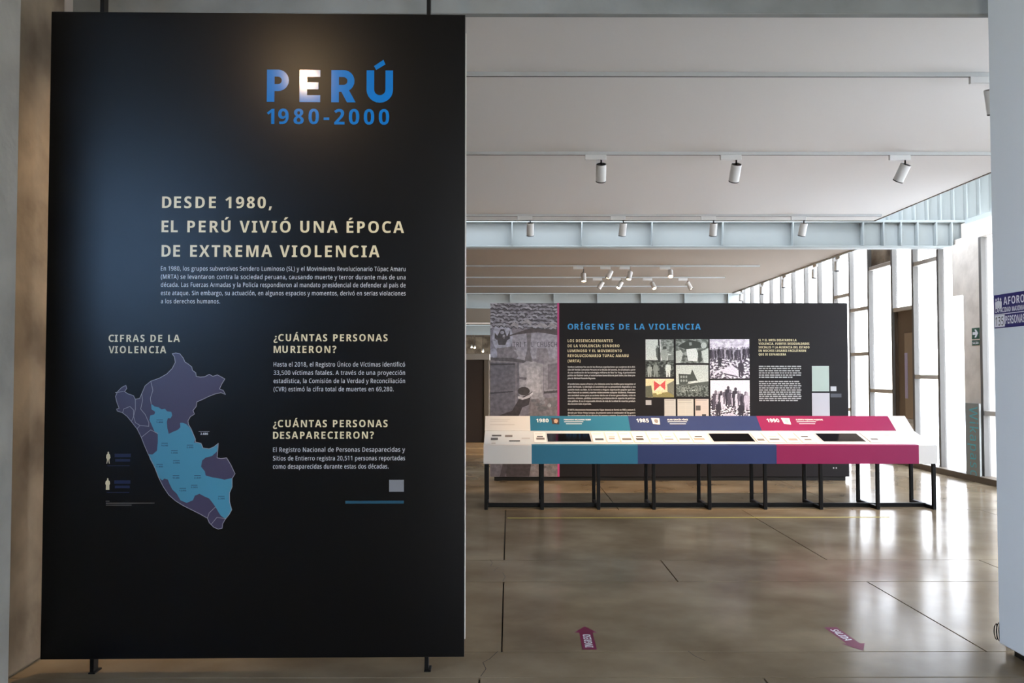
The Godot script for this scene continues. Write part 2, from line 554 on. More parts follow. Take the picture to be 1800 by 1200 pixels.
func build_windows() -> void:
	# [front edge, back edge, sill or door, transom heights, head height]
	var bays := [[14.67, 15.59, [1.53, 3.46], 4.7], [15.59, 16.44, [0.76, 2.73], 4.7], [16.44, 17.52, [1.26, 3.6], 4.7], [17.52, 18.49, [1.97, 2.86], 4.7], [18.49, 19.41, [0.85, 3.2], 4.7], [19.41, 20.38, [1.7], 4.7], [20.38, 21.3, [2.6], 4.7]]
	var z := 21.3
	while z < 29.5:
		bays.append([z, z + 0.95, [1.2 + fmod(z, 1.7)], 4.7])
		z += 0.95
	bays.append([13.88, 14.67, [], 3.6])
	z = 5.5
	while z < 13.2:
		if z > 8.3 and z < 11.2:
			z += 0.98
			continue
		bays.append([z, minf(z + 0.98, 13.35), [1.0 + fmod(z * 1.7, 1.5)], 3.6])
		z += 0.98
	var n := 2
	for b in bays:
		var w := struct("window_%d" % n, "tall narrow window bay with grey metal frame and staggered crossbars")
		n += 1
		var head: float = b[3]
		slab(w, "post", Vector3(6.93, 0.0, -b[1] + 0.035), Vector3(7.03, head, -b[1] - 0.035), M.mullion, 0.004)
		var ys := [0.1]
		ys.append_array(b[2])
		ys.append(head)
		for k in ys.size() - 1:
			var y0: float = ys[k] + (0.035 if k > 0 else 0.0)
			var y1: float = ys[k + 1] - (0.035 if k < ys.size() - 2 else 0.0)
			if k > 0:
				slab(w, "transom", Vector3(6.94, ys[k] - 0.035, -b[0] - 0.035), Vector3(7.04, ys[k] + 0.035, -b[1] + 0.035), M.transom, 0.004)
			if b[0] == 15.59 and k == 1 or b[0] == 16.44 and k == 2:
				continue
			if b[0] == 15.59 and k == 0:
				slab(w, "sill_panel", Vector3(6.98, y0, -b[0] - 0.035), Vector3(7.02, y1, -b[1] + 0.035), M.white, 0.003)
				continue
			if b[0] == 13.88:
				slab(w, "pane", Vector3(6.998, 0.1, -13.885), Vector3(7.004, 2.80, -14.26), M.glass, 0.0)
				slab(w, "pane", Vector3(6.998, 0.1, -14.26), Vector3(7.004, 3.6, -14.635), M.glass, 0.0)
				continue
			slab(w, "pane", Vector3(6.998, y0, -b[0] - 0.035), Vector3(7.004, y1, -b[1] + 0.035), M.glass, 0.0)
	var d := struct("door_1", "dark brown door recess between the tall windows")
	slab(d, "leaf", Vector3(6.995, 0.795, -15.625), Vector3(7.03, 2.695, -16.405), flat(c8(112, 96, 78), 0.7), 0.003)
	slab(d, "reveal", Vector3(6.965, 0.795, -16.33), Vector3(6.997, 2.695, -16.405), flat(c8(84, 70, 56), 0.7), 0.003)
	slab(d, "inner_panel", Vector3(6.982, 0.80, -15.63), Vector3(6.996, 2.3, -16.05), flat(c8(156, 138, 116), 0.7), 0.002)
	slab(d, "door_plate", Vector3(6.972, 1.15, -15.93), Vector3(6.983, 1.95, -16.03), flat(c8(180, 170, 200), 0.5), 0.002)
	var w2 := struct("wall_window", "concrete pier and stepped lintel beside the tall windows")
	slab(w2, "pier", Vector3(6.95, 0, -13.35), Vector3(7.35, 3.86, -13.885), M.pier, 0.006)
	slab(w2, "stepped_lintel", Vector3(6.97, 2.80, -13.885), Vector3(7.35, 3.6, -14.26), M.pier, 0.004)
	slab(w2, "head", Vector3(6.95, 3.6, -5.3), Vector3(7.35, 3.86, -13.35), M.pier, 0.004)
	slab(w2, "added_solid_wall", Vector3(6.95, 0, -8.44), Vector3(7.2, 3.6, -11.38), M.pier, 0.0)  # unseen wall added instead of panes to cut daylight on the table end
	slab(w2, "ledge", Vector3(7.0, 3.86, -5.3), Vector3(8.1, 3.95, -13.885), M.white_steel, 0.0)
	slab(w2, "upper_wall", Vector3(8.0, 3.95, -5.3), Vector3(8.1, 5.6, -14.6), M.white_steel, 0.0)
	slab(w2, "upper_panel", Vector3(6.99, 3.635, -16.475), Vector3(7.03, 4.7, -17.485), M.concrete, 0.004)
	slab(w2, "corbel", Vector3(7.30, 3.72, -14.45), Vector3(7.62, 4.0, -14.62), M.pier, 0.004)
	slab(w2, "corbel_step", Vector3(7.18, 3.60, -14.40), Vector3(7.40, 3.74, -14.60), M.pier, 0.004)
	var bb := struct("baseboard_window", "dark brown skirting along the foot of the windows")
	slab(bb, "skirting", Vector3(6.84, 0, -5.5), Vector3(7.06, 0.09, -30.2), M.brown_trim, 0.004)
	var g := struct("wall_outside", "pale outdoor terrace beyond the windows")
	slab(g, "paving", Vector3(7.4, -0.5, 3), Vector3(40, -0.3, -61), M.white, 0.0)

func build_beams() -> void:
	steel_beam("white steel beam with welded stiffener plates in front of the tall windows", -14.68, 3.61, 4.02, -7.2, 7.66, [-5.6, -4.47, -3.34, -2.21, -1.09, 0.046, 1.17, 2.30, 3.44, 4.571, 5.70, 6.03, 6.31, 6.58, 6.88, 7.13, 7.43], true)
	var xs := []
	for i in 11:
		xs.append(-6.6 + i * 1.327)
	steel_beam("white steel beam with stiffener plates above the dark photo panel", -27.7, 3.55, 4.0, -7.2, 7.6, xs, false)
	xs = []
	for i in 7:
		xs.append(-6.4 + i * 2.1)
	steel_beam("distant white steel beam deep in the hall", -44.0, 3.42, 3.87, -7.2, 7.6, xs, false)

func steel_beam(label: String, z: float, y0: float, y1: float, x0: float, x1: float, xs: Array, upper: bool) -> void:
	var b := thing("steel_beam", label, "beam", Vector3((x0 + x1) / 2, y0, z))
	var o := b.position
	slab(b, "web", Vector3(x0, y0 + 0.03, z - 0.01) - o, Vector3(x1, y1, z + 0.0) - o, M.white_steel, 0.0)
	slab(b, "flange", Vector3(x0, y0, z - 0.10) - o, Vector3(x1, y0 + 0.035, z + 0.11) - o, M.white_steel, 0.004)
	slab(b, "flange", Vector3(x0, y1, z - 0.10) - o, Vector3(x1, y1 + 0.04, z + 0.11) - o, M.white_steel, 0.004)
	for x in xs:
		slab(b, "stiffener", Vector3(x - 0.008, y0 + 0.035, z) - o, Vector3(x + 0.008, y1, z + 0.13) - o, M.white_steel, 0.0)
	if upper:
		slab(b, "upper_web", Vector3(5.4, y1 + 0.04, z - 0.02) - o, Vector3(8.0, 5.6, z - 0.01) - o, M.white_steel, 0.0)
		for i in 12:
			var x := 5.5 + i * 0.21
			slab(b, "stiffener", Vector3(x - 0.008, y1 + 0.04, z - 0.01) - o, Vector3(x + 0.008, 5.6, z + 0.10) - o, M.white_steel, 0.0)

# ---------------------------------------------------------------- the tall black panel
func build_intro_panel() -> void:
	var W := 2.2326
	var t := thing("introduction_panel", "tall black exhibition panel with blue title lettering and a map", "panel", Vector3(-1.356, 0, -4.88), deg_to_rad(1.0266))
	slab(t, "board", Vector3(-W / 2, 0.09, -0.05), Vector3(W / 2, 3.55, 0.0), M.board, 0.002)
	slab(t, "back_board", Vector3(-W / 2 + 0.02, 0.15, -0.15), Vector3(W / 2 + 0.003, 3.49, -0.11), M.board_edge, 0.002)
	for x in [-0.8685, 0.913]:
		var p := slab(t, "post", Vector3(x - 0.0105, 0.0, -0.11), Vector3(x + 0.0105, 4.3, -0.05), M.black_metal, 0.002)
		var pm := cbox(Vector3(0.036, 0.008, 0.09), 0.002)
		part(p, "foot_plate", pm, M.black_metal, Vector3(0.006, -2.146, 0))
	var z := 0.0012
	var e := 0.045
	# title letters, each cut from glossy vinyl
	var cap := 0.176
	var sw := 0.041
	var bowl := func(x: float, y1: float, y0: float, xr: float) -> Array:
		var out := [Vector2(x, y1)]
		var rr := (y1 - y0) * 0.5
		for i in 13:
			var a := PI / 2 - PI * i / 12.0
			out.append(Vector2(xr - rr + rr * cos(a), y0 + rr + rr * sin(a)))
		out.append(Vector2(x, y0))
		return out
	var glyphs := [
		[0.0448, [[0.0205, 0.0, 0.0205, cap]], bowl.call(0.041, cap - 0.019, 0.078, 0.099)],
		[0.2205, [[0.0205, 0.0, 0.0205, cap], [0.041, cap - 0.019, 0.112, cap - 0.019], [0.041, 0.089, 0.102, 0.089], [0.041, 0.019, 0.112, 0.019]], []],
		[0.392, [[0.0205, 0.0, 0.0205, cap]], bowl.call(0.041, cap - 0.019, 0.076, 0.106)]]
	for gl in glyphs:
		var g := Node3D.new()
		g.name = "title_letter"
		t.add_child(g, true)
		g.position = Vector3(gl[0], 3.0641, z)
		for q in gl[1]:
			part(g, "stroke", stroke(pts2(q), sw if q[0] == q[2] else (0.044 if q[1] != q[3] else 0.038)), M.vinyl_blue)
		if gl[0] == 0.392:
			part(g, "leg_stroke", sheet(pts2([0.040, 0.085, 0.085, 0.085, 0.132, 0.0, 0.085, 0.0])), M.vinyl_blue)
		if gl[2].size():
			part(g, "bowl", stroke(gl[2], 0.038), M.vinyl_blue)
	var up := [Vector2(0.5825 + 0.0205, cap), Vector2(0.5825 + 0.0205, 0.07)]
	for i in range(1, 13):
		var a := PI + PI * i / 12.0
		up.append(Vector2(0.654 + 0.051 * cos(a), 0.07 + 0.0505 * sin(a)))
	up.append(Vector2(0.705, cap))
	part(t, "title_letter", stroke(up, sw), M.vinyl_blue, Vector3(0, 3.0641, z))
	part(t, "title_accent", sheet(pts2([0.622, 3.263, 0.673, 3.298, 0.684, 3.273, 0.634, 3.242])), M.vinyl_blue, Vector3(0, 0, z))
	letters(t, "title_years", "1980-2000", 0.6775, 0.0830, M.vinyl_blue, Vector3(0.0459, 2.943, z), 10)
	letters(t, "headline", "DESDE 1980,", 0.5957, 0.0618, M.cream, Vector3(-0.5095, 2.4853, z), 6)
	letters(t, "headline", "EL PERÚ VIVIÓ UNA ÉPOCA", 1.3074, 0.0625, M.cream, Vector3(-0.5108, 2.3541, z), 6)
	letters(t, "headline", "DE EXTREMA VIOLENCIA", 1.1745, 0.0625, M.cream, Vector3(-0.509, 2.2223, z), 6)
	var body := [["En 1980, los grupos subversivos Sendero Luminoso (SL) y el Movimiento Revolucionario Túpac Amaru", 1.3087, -0.5111, 2.1473], ["(MRTA) se levantaron contra la sociedad peruana, causando muerte y terror durante más de una", 1.3083, -0.5105, 2.1029], ["década. Las Fuerzas Armadas y la Policía respondieron al mandato presidencial de defender al país de", 1.3079, -0.5099, 2.0601], ["este ataque. Sin embargo, su actuación, en algunos espacios y momentos, derivó en serias violaciones", 1.3076, -0.5094, 2.0158], ["a los derechos humanos.", 0.3146, -0.5088, 1.9715],
		["Hasta el 2018, el Registro Único de Víctimas identificó", 0.7023, 0.0943, 1.6335], ["33,500 víctimas fatales. A través de una proyección", 0.7021, 0.0947, 1.589], ["estadística, la Comisión de la Verdad y Reconciliación", 0.7019, 0.0951, 1.5452], ["(CVR) estimó la cifra total de muertes en 69,280.", 0.6407, 0.0955, 1.5011],
		["El Registro Nacional de Personas Desaparecidas y", 0.7031, 0.0954, 1.178], ["Sitios de Entierro registra 20,511 personas reportadas", 0.7029, 0.0958, 1.1326], ["como desaparecidas durante estas dos décadas.", 0.6146, 0.0962, 1.0888]]
	for l in body:
		text(t, "paragraph_line", l[0], l[1], 0.0235, M.print_white, Vector3(l[2], l[3], z), Basis.IDENTITY, "regular", 2)
	for l in [["CIFRAS DE LA", 0.3826, -0.7834, 1.7655], ["VIOLENCIA", 0.3099, -0.7825, 1.7047], ["¿CUÁNTAS PERSONAS", 0.6144, 0.0931, 1.7692], ["MURIERON?", 0.3399, 0.0937, 1.7067], ["¿CUÁNTAS PERSONAS", 0.6155, 0.0942, 1.3098], ["DESAPARECIERON?", 0.5422, 0.0948, 1.2477]]:
		letters(t, "subheading", l[0], l[1], 0.0375, M.cream, Vector3(l[2], l[3], z), 6)
	part(t, "blank_tag", cbox(Vector3(0.0786, 0.0634, 0.001), 0.0), M.blank_tag, Vector3(0.7538, 0.9964, 0.0008))
	part(t, "teal_bar", cbox(Vector3(0.312, 0.0145, 0.001), 0.0), M.teal_bar, Vector3(0.6376, 0.9098, 0.0008))
	# map
	var outline := pts2([-0.426,1.706,-0.405,1.702,-0.387,1.680,-0.377,1.658,-0.360,1.647,-0.341,1.632,-0.336,1.613,-0.319,1.600,-0.316,1.581,-0.295,1.577,-0.271,1.579,-0.247,1.592,-0.228,1.581,-0.204,1.589,-0.185,1.579,-0.164,1.567,-0.180,1.541,-0.192,1.514,-0.172,1.506,-0.160,1.485,-0.184,1.494,-0.213,1.488,-0.251,1.473,-0.279,1.459,-0.311,1.445,-0.314,1.421,-0.331,1.399,-0.323,1.380,-0.345,1.366,-0.357,1.344,-0.354,1.325,-0.340,1.301,-0.317,1.248,-0.317,1.232,-0.286,1.224,-0.276,1.200,-0.243,1.195,-0.219,1.205,-0.195,1.224,-0.201,1.147,-0.180,1.143,-0.150,1.147,-0.127,1.109,-0.105,1.063,-0.120,1.037,-0.119,0.994,-0.133,0.961,-0.132,0.913,-0.120,0.872,-0.134,0.846,-0.153,0.823,-0.167,0.799,-0.170,0.775,-0.190,0.770,-0.214,0.780,-0.238,0.804,-0.248,0.828,-0.291,0.852,-0.339,0.876,-0.377,0.895,-0.416,0.919,-0.454,0.952,-0.483,0.995,-0.508,1.043,-0.527,1.091,-0.552,1.143,-0.567,1.172,-0.586,1.215,-0.603,1.258,-0.625,1.301,-0.655,1.339,-0.679,1.368,-0.703,1.387,-0.732,1.397,-0.735,1.407,-0.722,1.411,-0.735,1.445,-0.742,1.474,-0.733,1.498,-0.710,1.522,-0.688,1.533,-0.683,1.517,-0.695,1.500,-0.676,1.488,-0.647,1.478,-0.637,1.459,-0.614,1.464,-0.604,1.488,-0.586,1.531,-0.557,1.555,-0.510,1.572,-0.472,1.594,-0.444,1.623,-0.428,1.656,-0.433,1.685,-0.445,1.702])
	var blue := pts2([-0.553,1.435,-0.535,1.421,-0.513,1.416,-0.498,1.405,-0.479,1.408,-0.469,1.395,-0.446,1.392,-0.441,1.373,-0.450,1.357,-0.464,1.358,-0.469,1.339,-0.466,1.306,-0.458,1.275,-0.435,1.286,-0.411,1.296,-0.397,1.310,-0.399,1.334,-0.383,1.334,-0.364,1.325,-0.349,1.310,-0.340,1.296,-0.317,1.248,-0.324,1.229,-0.286,1.224,-0.276,1.200,-0.243,1.195,-0.219,1.205,-0.195,1.224,-0.202,1.181,-0.228,1.157,-0.261,1.149,-0.280,1.133,-0.285,1.100,-0.265,1.076,-0.260,1.054,-0.227,1.044,-0.198,1.040,-0.160,1.031,-0.120,1.040,-0.119,0.994,-0.133,0.961,-0.132,0.913,-0.120,0.872,-0.134,0.846,-0.153,0.825,-0.177,0.840,-0.191,0.861,-0.206,0.887,-0.225,0.913,-0.240,0.932,-0.264,0.942,-0.292,0.957,-0.316,0.947,-0.326,0.923,-0.359,0.909,-0.392,0.923,-0.411,0.957,-0.436,0.981,-0.450,1.009,-0.460,1.033,-0.479,1.038,-0.488,1.028,-0.508,1.043,-0.527,1.091,-0.557,1.143,-0.564,1.167,-0.543,1.165,-0.519,1.186,-0.515,1.234,-0.516,1.272,-0.535,1.291,-0.550,1.325,-0.561,1.349,-0.557,1.373,-0.536,1.378,-0.531,1.392,-0.551,1.406])
	var mp := part(t, "country_map", sheet(outline), M.map_purple, Vector3(0, 0, 0.0008))
	part(mp, "map_area", sheet(blue), M.map_blue, Vector3(0, 0, 0.0004))
	var closed := outline.duplicate()
	closed.append(outline[0])
	part(mp, "map_outline", ribbon(closed, 0.0032), M.map_line, Vector3(0, 0, 0.0012))
	for b in [[-0.557,1.555,-0.545,1.507,-0.558,1.464,-0.553,1.435], [-0.604,1.488,-0.599,1.454,-0.608,1.407,-0.584,1.378,-0.564,1.335,-0.564,1.315], [-0.637,1.459,-0.636,1.407,-0.645,1.368,-0.635,1.335,-0.611,1.320,-0.564,1.315], [-0.743,1.495,-0.700,1.500], [-0.703,1.387,-0.698,1.407,-0.665,1.421,-0.646,1.402,-0.645,1.368,-0.655,1.344], [-0.625,1.303,-0.611,1.320], [-0.601,1.258,-0.554,1.296,-0.516,1.277], [-0.248,0.828,-0.239,0.856,-0.206,0.887], [-0.229,0.794,-0.198,0.832,-0.153,0.825]]:
		part(mp, "map_border", ribbon(pts2(b), 0.0028), M.map_line, Vector3(0, 0, 0.0011))
	for k in [[-0.507, 1.341, "1.486"], [-0.479, 1.217, "14.046"], [-0.427, 1.178, "1.856"], [-0.345, 1.207, "2.006"], [-0.4155, 1.125, "3.006"], [-0.504, 1.105, "1.460"], [-0.417, 1.045, "10.686"], [-0.303, 1.045, "2.641"], [-0.38, 0.978, "13.016"], [-0.32, 0.995, "3.003"], [-0.176, 0.935, "3.206"]]:
		text(mp, "map_number", k[2], 0.036, 0.0085, M.map_ink, Vector3(k[0] - 0.018, k[1] - 0.008, 0.0010))
		part(mp, "map_caption", cbox(Vector3(0.034, 0.003, 0.0002), 0.0), M.map_ink, Vector3(k[0], k[1] + 0.008, 0.0010))
	text(mp, "map_number", "2.686", 0.040, 0.011, M.print_white, Vector3(-0.290, 1.270, 0.0010))
	part(mp, "map_caption", cbox(Vector3(0.058, 0.002, 0.0002), 0.0), M.map_line, Vector3(-0.271, 1.287, 0.001))
	# pictograms
	var man := pts2([-0.7757, 1.182, -0.7715, 1.1765, -0.772, 1.170, -0.766, 1.164, -0.764, 1.148, -0.769, 1.142, -0.7695, 1.132, -0.767, 1.118, -0.7715, 1.118, -0.7755, 1.141, -0.781, 1.118, -0.7855, 1.118, -0.7825, 1.132, -0.7825, 1.142, -0.7870, 1.148, -0.7855, 1.164, -0.7795, 1.170, -0.780, 1.1765])
	part(t, "pictogram", sheet(man), M.cream, Vector3(0, 0, z))
	var woman := pts2([-0.7765, 1.042, -0.7725, 1.037, -0.7735, 1.031, -0.766, 1.024, -0.764, 1.012, -0.7675, 1.004, -0.767, 0.979, -0.786, 0.979, -0.7855, 1.004, -0.789, 1.012, -0.787, 1.024, -0.7795, 1.031, -0.7805, 1.037])
	part(t, "pictogram", sheet(woman), M.cream, Vector3(0, 0, z))
	for y in [1.149, 1.008]:
		part(t, "blue_caption", cbox(Vector3(0.085, 0.018, 0.0004), 0.0), M.deep_blue, Vector3(-0.700, y + 0.012, 0.0008))
		part(t, "blue_caption", cbox(Vector3(0.078, 0.014, 0.0004), 0.0), M.deep_blue, Vector3(-0.700, y - 0.014, 0.0008))
		part(t, "blue_caption", cbox(Vector3(0.118, 0.003, 0.0004), 0.0), M.deep_blue, Vector3(-0.722, y - 0.043, 0.0008))
	var grey := flat(c8(92, 86, 78), 0.4)
	part(t, "source_note", cbox(Vector3(0.256, 0.005, 0.0004), 0.0), grey, Vector3(-0.657, 0.9085, 0.0008))
	part(t, "source_note", cbox(Vector3(0.135, 0.004, 0.0004), 0.0), grey, Vector3(-0.717, 0.898, 0.0008))
	part(t, "source_note", cbox(Vector3(0.02, 0.004, 0.0004), 0.0), grey, Vector3(-0.776, 0.919, 0.0008))

# ---------------------------------------------------------------- the display table
func on_desk(d: float) -> float:   # height of the sloping white desk at distance d from the camera's wall
	return 0.760 + (d - 10.78) * (0.885 - 0.760) / (11.30 - 10.78)

func build_display_table() -> void:
	var o := Vector3(2.36, 0, -11.1)
	var t := thing("display_table", "long slanted display table in teal, blue and magenta on black steel legs", "display table", o)
	var end_white := flat(c8(212, 208, 203), 0.5, 0.4)
	var paint := [end_white, flat(c8(43, 108, 136), 0.4, 0.3), flat(c8(46, 58, 100), 0.4, 0.3), flat(c8(136, 32, 78), 0.4, 0.3), end_white]
	var xs := [-0.30, 0.263, 1.504, 3.13, 4.797, 5.015]
	var nm := ["white_section", "teal_section", "blue_section", "magenta_section", "white_section"]
	var z := func(d: float) -> float: return -d - o.z
	var body := [Vector2(z.call(10.685), 0.540), Vector2(z.call(10.685), 0.752), Vector2(z.call(10.78), 0.758), Vector2(z.call(11.30), 0.883), Vector2(z.call(11.55), 1.050), Vector2(z.call(11.56), 0.98), Vector2(z.call(11.33), 0.60), Vector2(z.call(11.2), 0.540)]
	part(t, "desk_body", prism_x(body, -0.298 - o.x, 5.013 - o.x), flat(c8(214, 214, 211), 0.45))
	for i in 5:
		var x0: float = xs[i] - o.x
		var x1: float = xs[i + 1] - o.x
		# front apron with its rolled top lip
		var ap := [Vector2(z.call(10.68), 0.536), Vector2(z.call(10.68), 0.750), Vector2(z.call(10.685), 0.755), Vector2(z.call(10.78), 0.7612), Vector2(z.call(10.78), 0.757), Vector2(z.call(10.686), 0.751), Vector2(z.call(10.686), 0.536)]
		var a := part(t, "front_apron", prism_x(ap, x0, x1), paint[i])
		# slanted back band
		var bd := [Vector2(z.call(11.30), 0.883), Vector2(z.call(11.2985), 0.886), Vector2(z.call(11.548), 1.054), Vector2(z.call(11.552), 1.054), Vector2(z.call(11.552), 1.049)]
		part(t, "year_band", prism_x(bd, x0, x1), paint[i])
	# band lettering: the plane of the band
	var bu := Vector3(0, 1.054 - 0.886, -(11.548 - 11.2985)).normalized()
	var bb := Basis(Vector3.RIGHT, bu, Vector3.RIGHT.cross(bu))
	var bl := Vector3(0, 0.886, z.call(11.2985)) + bb.z * 0.002
	var wh := flat(c8(240, 240, 240), 0.4)
	for k in [["1980", 0.34, "FERNANDO BELAUNDE TERRY", 0.72, c8(60, 44, 40)], ["1985", 1.60, "ALAN GARCÍA PÉREZ", 2.02, c8(222, 216, 214)], ["1990", 3.24, "ALBERTO FUJIMORI FUJIMORI", 3.64, c8(214, 224, 222)]]:
		var x: float = k[1] - o.x
		text(t, "year", k[0], 0.155, 0.075, wh, bl + Vector3(x, 0, 0) + bu * 0.165, bb, "heavy")
		var px := x + 0.20
		var ph := part(t, "portrait", sheet([Vector2(0, 0), Vector2(0.085, -0.01), Vector2(0.095, 0.12), Vector2(-0.01, 0.125)]), flat(k[4], 0.5), bl + Vector3(px, 0, 0) + bu * 0.13, bb)
		part(ph, "face", sheet([Vector2(0.025, 0.03), Vector2(0.055, 0.015), Vector2(0.072, 0.05), Vector2(0.07, 0.09), Vector2(0.045, 0.105), Vector2(0.022, 0.085)], 0.001), flat(c8(200, 160, 130) if k[0] == "1980" else c8(130, 122, 120) if k[0] == "1985" else c8(150, 180, 180), 0.5))
		text(t, "president_name", k[2], 0.34 if k[0] != "1985" else 0.26, 0.030, wh, bl + Vector3(k[3] - o.x - 0.03, 0, 0) + bu * 0.205, bb)
		for q in 2:
			part(t, "caption_line", cbox(Vector3([0.24, 0.2][q], 0.012, 0.0005), 0.0), wh, bl + Vector3(k[3] - o.x + 0.09, 0, 0) + bu * (0.175 - q * 0.04), bb)
	# the sloping desk: screens and cards
	var du := Vector3(0, 0.885 - 0.760, -(11.30 - 10.78)).normalized()
	var db := Basis(Vector3.RIGHT, du, Vector3.RIGHT.cross(du))
	var dl := Vector3(0, 0.760, z.call(10.78)) + db.z * 0.001
	var glossy := flat(c8(14, 13, 15), 0.08, 0.5)
	for s in [[0.46, 0.98], [2.44, 2.93], [3.75, 4.25]]:
		var sc := part(t, "screen", cbox(Vector3(s[1] - s[0], 0.315, 0.004), 0.001), glossy, dl + Vector3((s[0] + s[1]) / 2 - o.x, 0, 0) + du * 0.245 + db.z * 0.001, db)
		part(sc, "bezel", cbox(Vector3(s[1] - s[0] + 0.03, 0.34, 0.003), 0.001), flat(c8(200, 200, 200), 0.4), Vector3(0, 0, -0.0014))
	var card := flat(c8(244, 240, 236), 0.5)
	var ink := [flat(c8(120, 108, 100), 0.6), flat(c8(80, 76, 74), 0.6), flat(c8(168, 150, 138), 0.6), flat(c8(196, 190, 184), 0.6)]
	var edges := [[0.30, 0.445], [1.0, 1.15], [1.17, 1.315], [1.335, 1.475], [1.495, 1.66], [1.68, 1.83], [1.85, 2.0], [2.02, 2.18], [2.20, 2.38], [2.955, 3.07], [3.09, 3.28], [3.30, 3.47], [3.49, 3.66], [4.30, 4.46]]
	for i in edges.size():
		var ed: Array = edges[i]
		var w: float = ed[1] - ed[0]
		var cd := part(t, "info_card", cbox(Vector3(w, 0.40, 0.006), 0.001), card, dl + Vector3((ed[0] + ed[1]) / 2 - o.x, 0, 0) + du * 0.25 + db.z * 0.003, db)
		part(cd, "print", cbox(Vector3(w * (0.45 + 0.35 * rng.randf()), 0.035 + 0.05 * rng.randf(), 0.0006), 0.0), ink[i % 3], Vector3((rng.randf() - 0.5) * 0.03, -0.11 + 0.05 * rng.randf(), 0.0032))
		part(cd, "print", cbox(Vector3(w * 0.7, 0.010, 0.0006), 0.0), ink[3], Vector3(-0.005, 0.14, 0.0032))
		part(cd, "print", cbox(Vector3(w * 0.6, 0.008, 0.0006), 0.0), ink[3], Vector3(-0.012, 0.11, 0.0032))
		if i % 2 == 0:
			part(cd, "print", cbox(Vector3(w * 0.5, 0.05, 0.0006), 0.0), ink[(i + 1) % 4], Vector3(0.0, 0.02, 0.0032))
	# prints on the white end section
	for k in [[-0.21, 0.33, 0.115, 0.06, 1], [-0.22, 0.20, 0.085, 0.09, 1], [-0.05, 0.31, 0.09, 0.08, 0], [0.0, 0.12, 0.13, 0.05, 1], [0.15, 0.22, 0.10, 0.05, 3], [-0.21, 0.03, 0.05, 0.02, 2]]:
		part(t, "print", cbox(Vector3(k[2], k[3], 0.0006), 0.0), ink[k[4]], dl + Vector3(k[0] + k[2] / 2 - o.x, 0, 0) + du * k[1], db)
	for k in [[-0.24, 0.23, 0.25], [-0.24, 0.19, 0.22], [-0.24, 0.12, 0.31]]:
		part(t, "caption_line", cbox(Vector3(k[2], 0.010, 0.0006), 0.0), ink[3], bl + Vector3(k[0] + k[2] / 2 - o.x, 0, 0) + bu * k[1], bb)
	for k in [[4.66, 0.10, 0.10, 0.04], [4.62, 0.36, 0.10, 0.03]]:
		part(t, "print", cbox(Vector3(k[2], k[3], 0.0006), 0.0), ink[3], dl + Vector3(k[0] - o.x, 0, 0) + du * k[1], db)
	# steel frames
	var s := 0.04
	for x in [-0.27, 0.387, 1.047, 1.695, 2.348, 3.002, 3.656, 4.323, 4.983]:
		var fx: float = x - o.x
		slab(t, "leg", Vector3(fx - s / 2, 0, z.call(10.70)), Vector3(fx + s / 2, 0.54, z.call(10.74)), M.black_metal, 0.003)
		slab(t, "leg", Vector3(fx - s / 2, 0, z.call(11.30)), Vector3(fx + s / 2, 0.60, z.call(11.34)), M.black_metal, 0.003)
		slab(t, "foot_bar", Vector3(fx - s / 2, 0, z.call(10.74)), Vector3(fx + s / 2, s, z.call(11.30)), M.black_metal, 0.003)
	slab(t, "long_bar", Vector3(-0.27 - o.x, 0.001, z.call(10.92)), Vector3(4.983 - o.x, 0.046, z.call(10.96)), M.black_metal, 0.003)

# ---------------------------------------------------------------- pictures printed on the far panel
func fill_poly(im: Image, p: Array, c: Color) -> void:
	var w := im.get_width()
	var h := im.get_height()
	var y0 := h
	var y1 := 0
	for v in p:
		y0 = mini(y0, int(v.y))
		y1 = maxi(y1, int(v.y) + 1)
	for y in range(maxi(0, y0), mini(h, y1)):
		var hits := []
		for i in p.size():
			var a: Vector2 = p[i]
			var b: Vector2 = p[(i + 1) % p.size()]
			var yy := y + 0.5
			if (a.y <= yy) != (b.y <= yy):
				hits.append(a.x + (yy - a.y) / (b.y - a.y) * (b.x - a.x))
		hits.sort()
		for i in range(0, hits.size() - 1, 2):
			var xa := clampi(int(round(hits[i])), 0, w)
			var xb := clampi(int(round(hits[i + 1])), 0, w)
			if xb > xa:
				im.fill_rect(Rect2i(xa, y, xb - xa, 1), c)

func ell(im: Image, cx: float, cy: float, rx: float, ry: float, c: Color) -> void:
	var p := []
	for k in 20:
		p.append(Vector2(cx + rx * cos(TAU * k / 20.0), cy + ry * sin(TAU * k / 20.0)))
	fill_poly(im, p, c)

func grain(im: Image, seed_: int, freq: float, amount: float) -> void:
	var n := FastNoiseLite.new()
	n.seed = seed_
	n.frequency = freq
	n.fractal_octaves = 4
	for y in im.get_height():
		for x in im.get_width():
			var c := im.get_pixel(x, y)
			var k := 1.0 + n.get_noise_2d(x, y) * amount
			im.set_pixel(x, y, Color(clampf(c.r * k, 0, 1), clampf(c.g * k, 0, 1), clampf(c.b * k, 0, 1)))

# uneven light and dark patches between two tones, inside an outline given in parts of the picture
func mottle(im: Image, x0: float, y0: float, x1: float, y1: float, seed_: int, freq: float, lo: int, hi: int, tint: Vector3, hard := 2.2) -> void:
	var n := FastNoiseLite.new()
	n.seed = seed_
	n.frequency = freq
	n.fractal_octaves = 3
	var w := im.get_width()
	var h := im.get_height()
	for y in range(int(y0 * h), mini(h, int(y1 * h))):
		for x in range(int(x0 * w), mini(w, int(x1 * w))):
			var v := clampf(0.5 + n.get_noise_2d(x, y * 1.6) * hard, 0.0, 1.0)
			im.set_pixel(x, y, g8(int(lerpf(lo, hi, v)), tint))

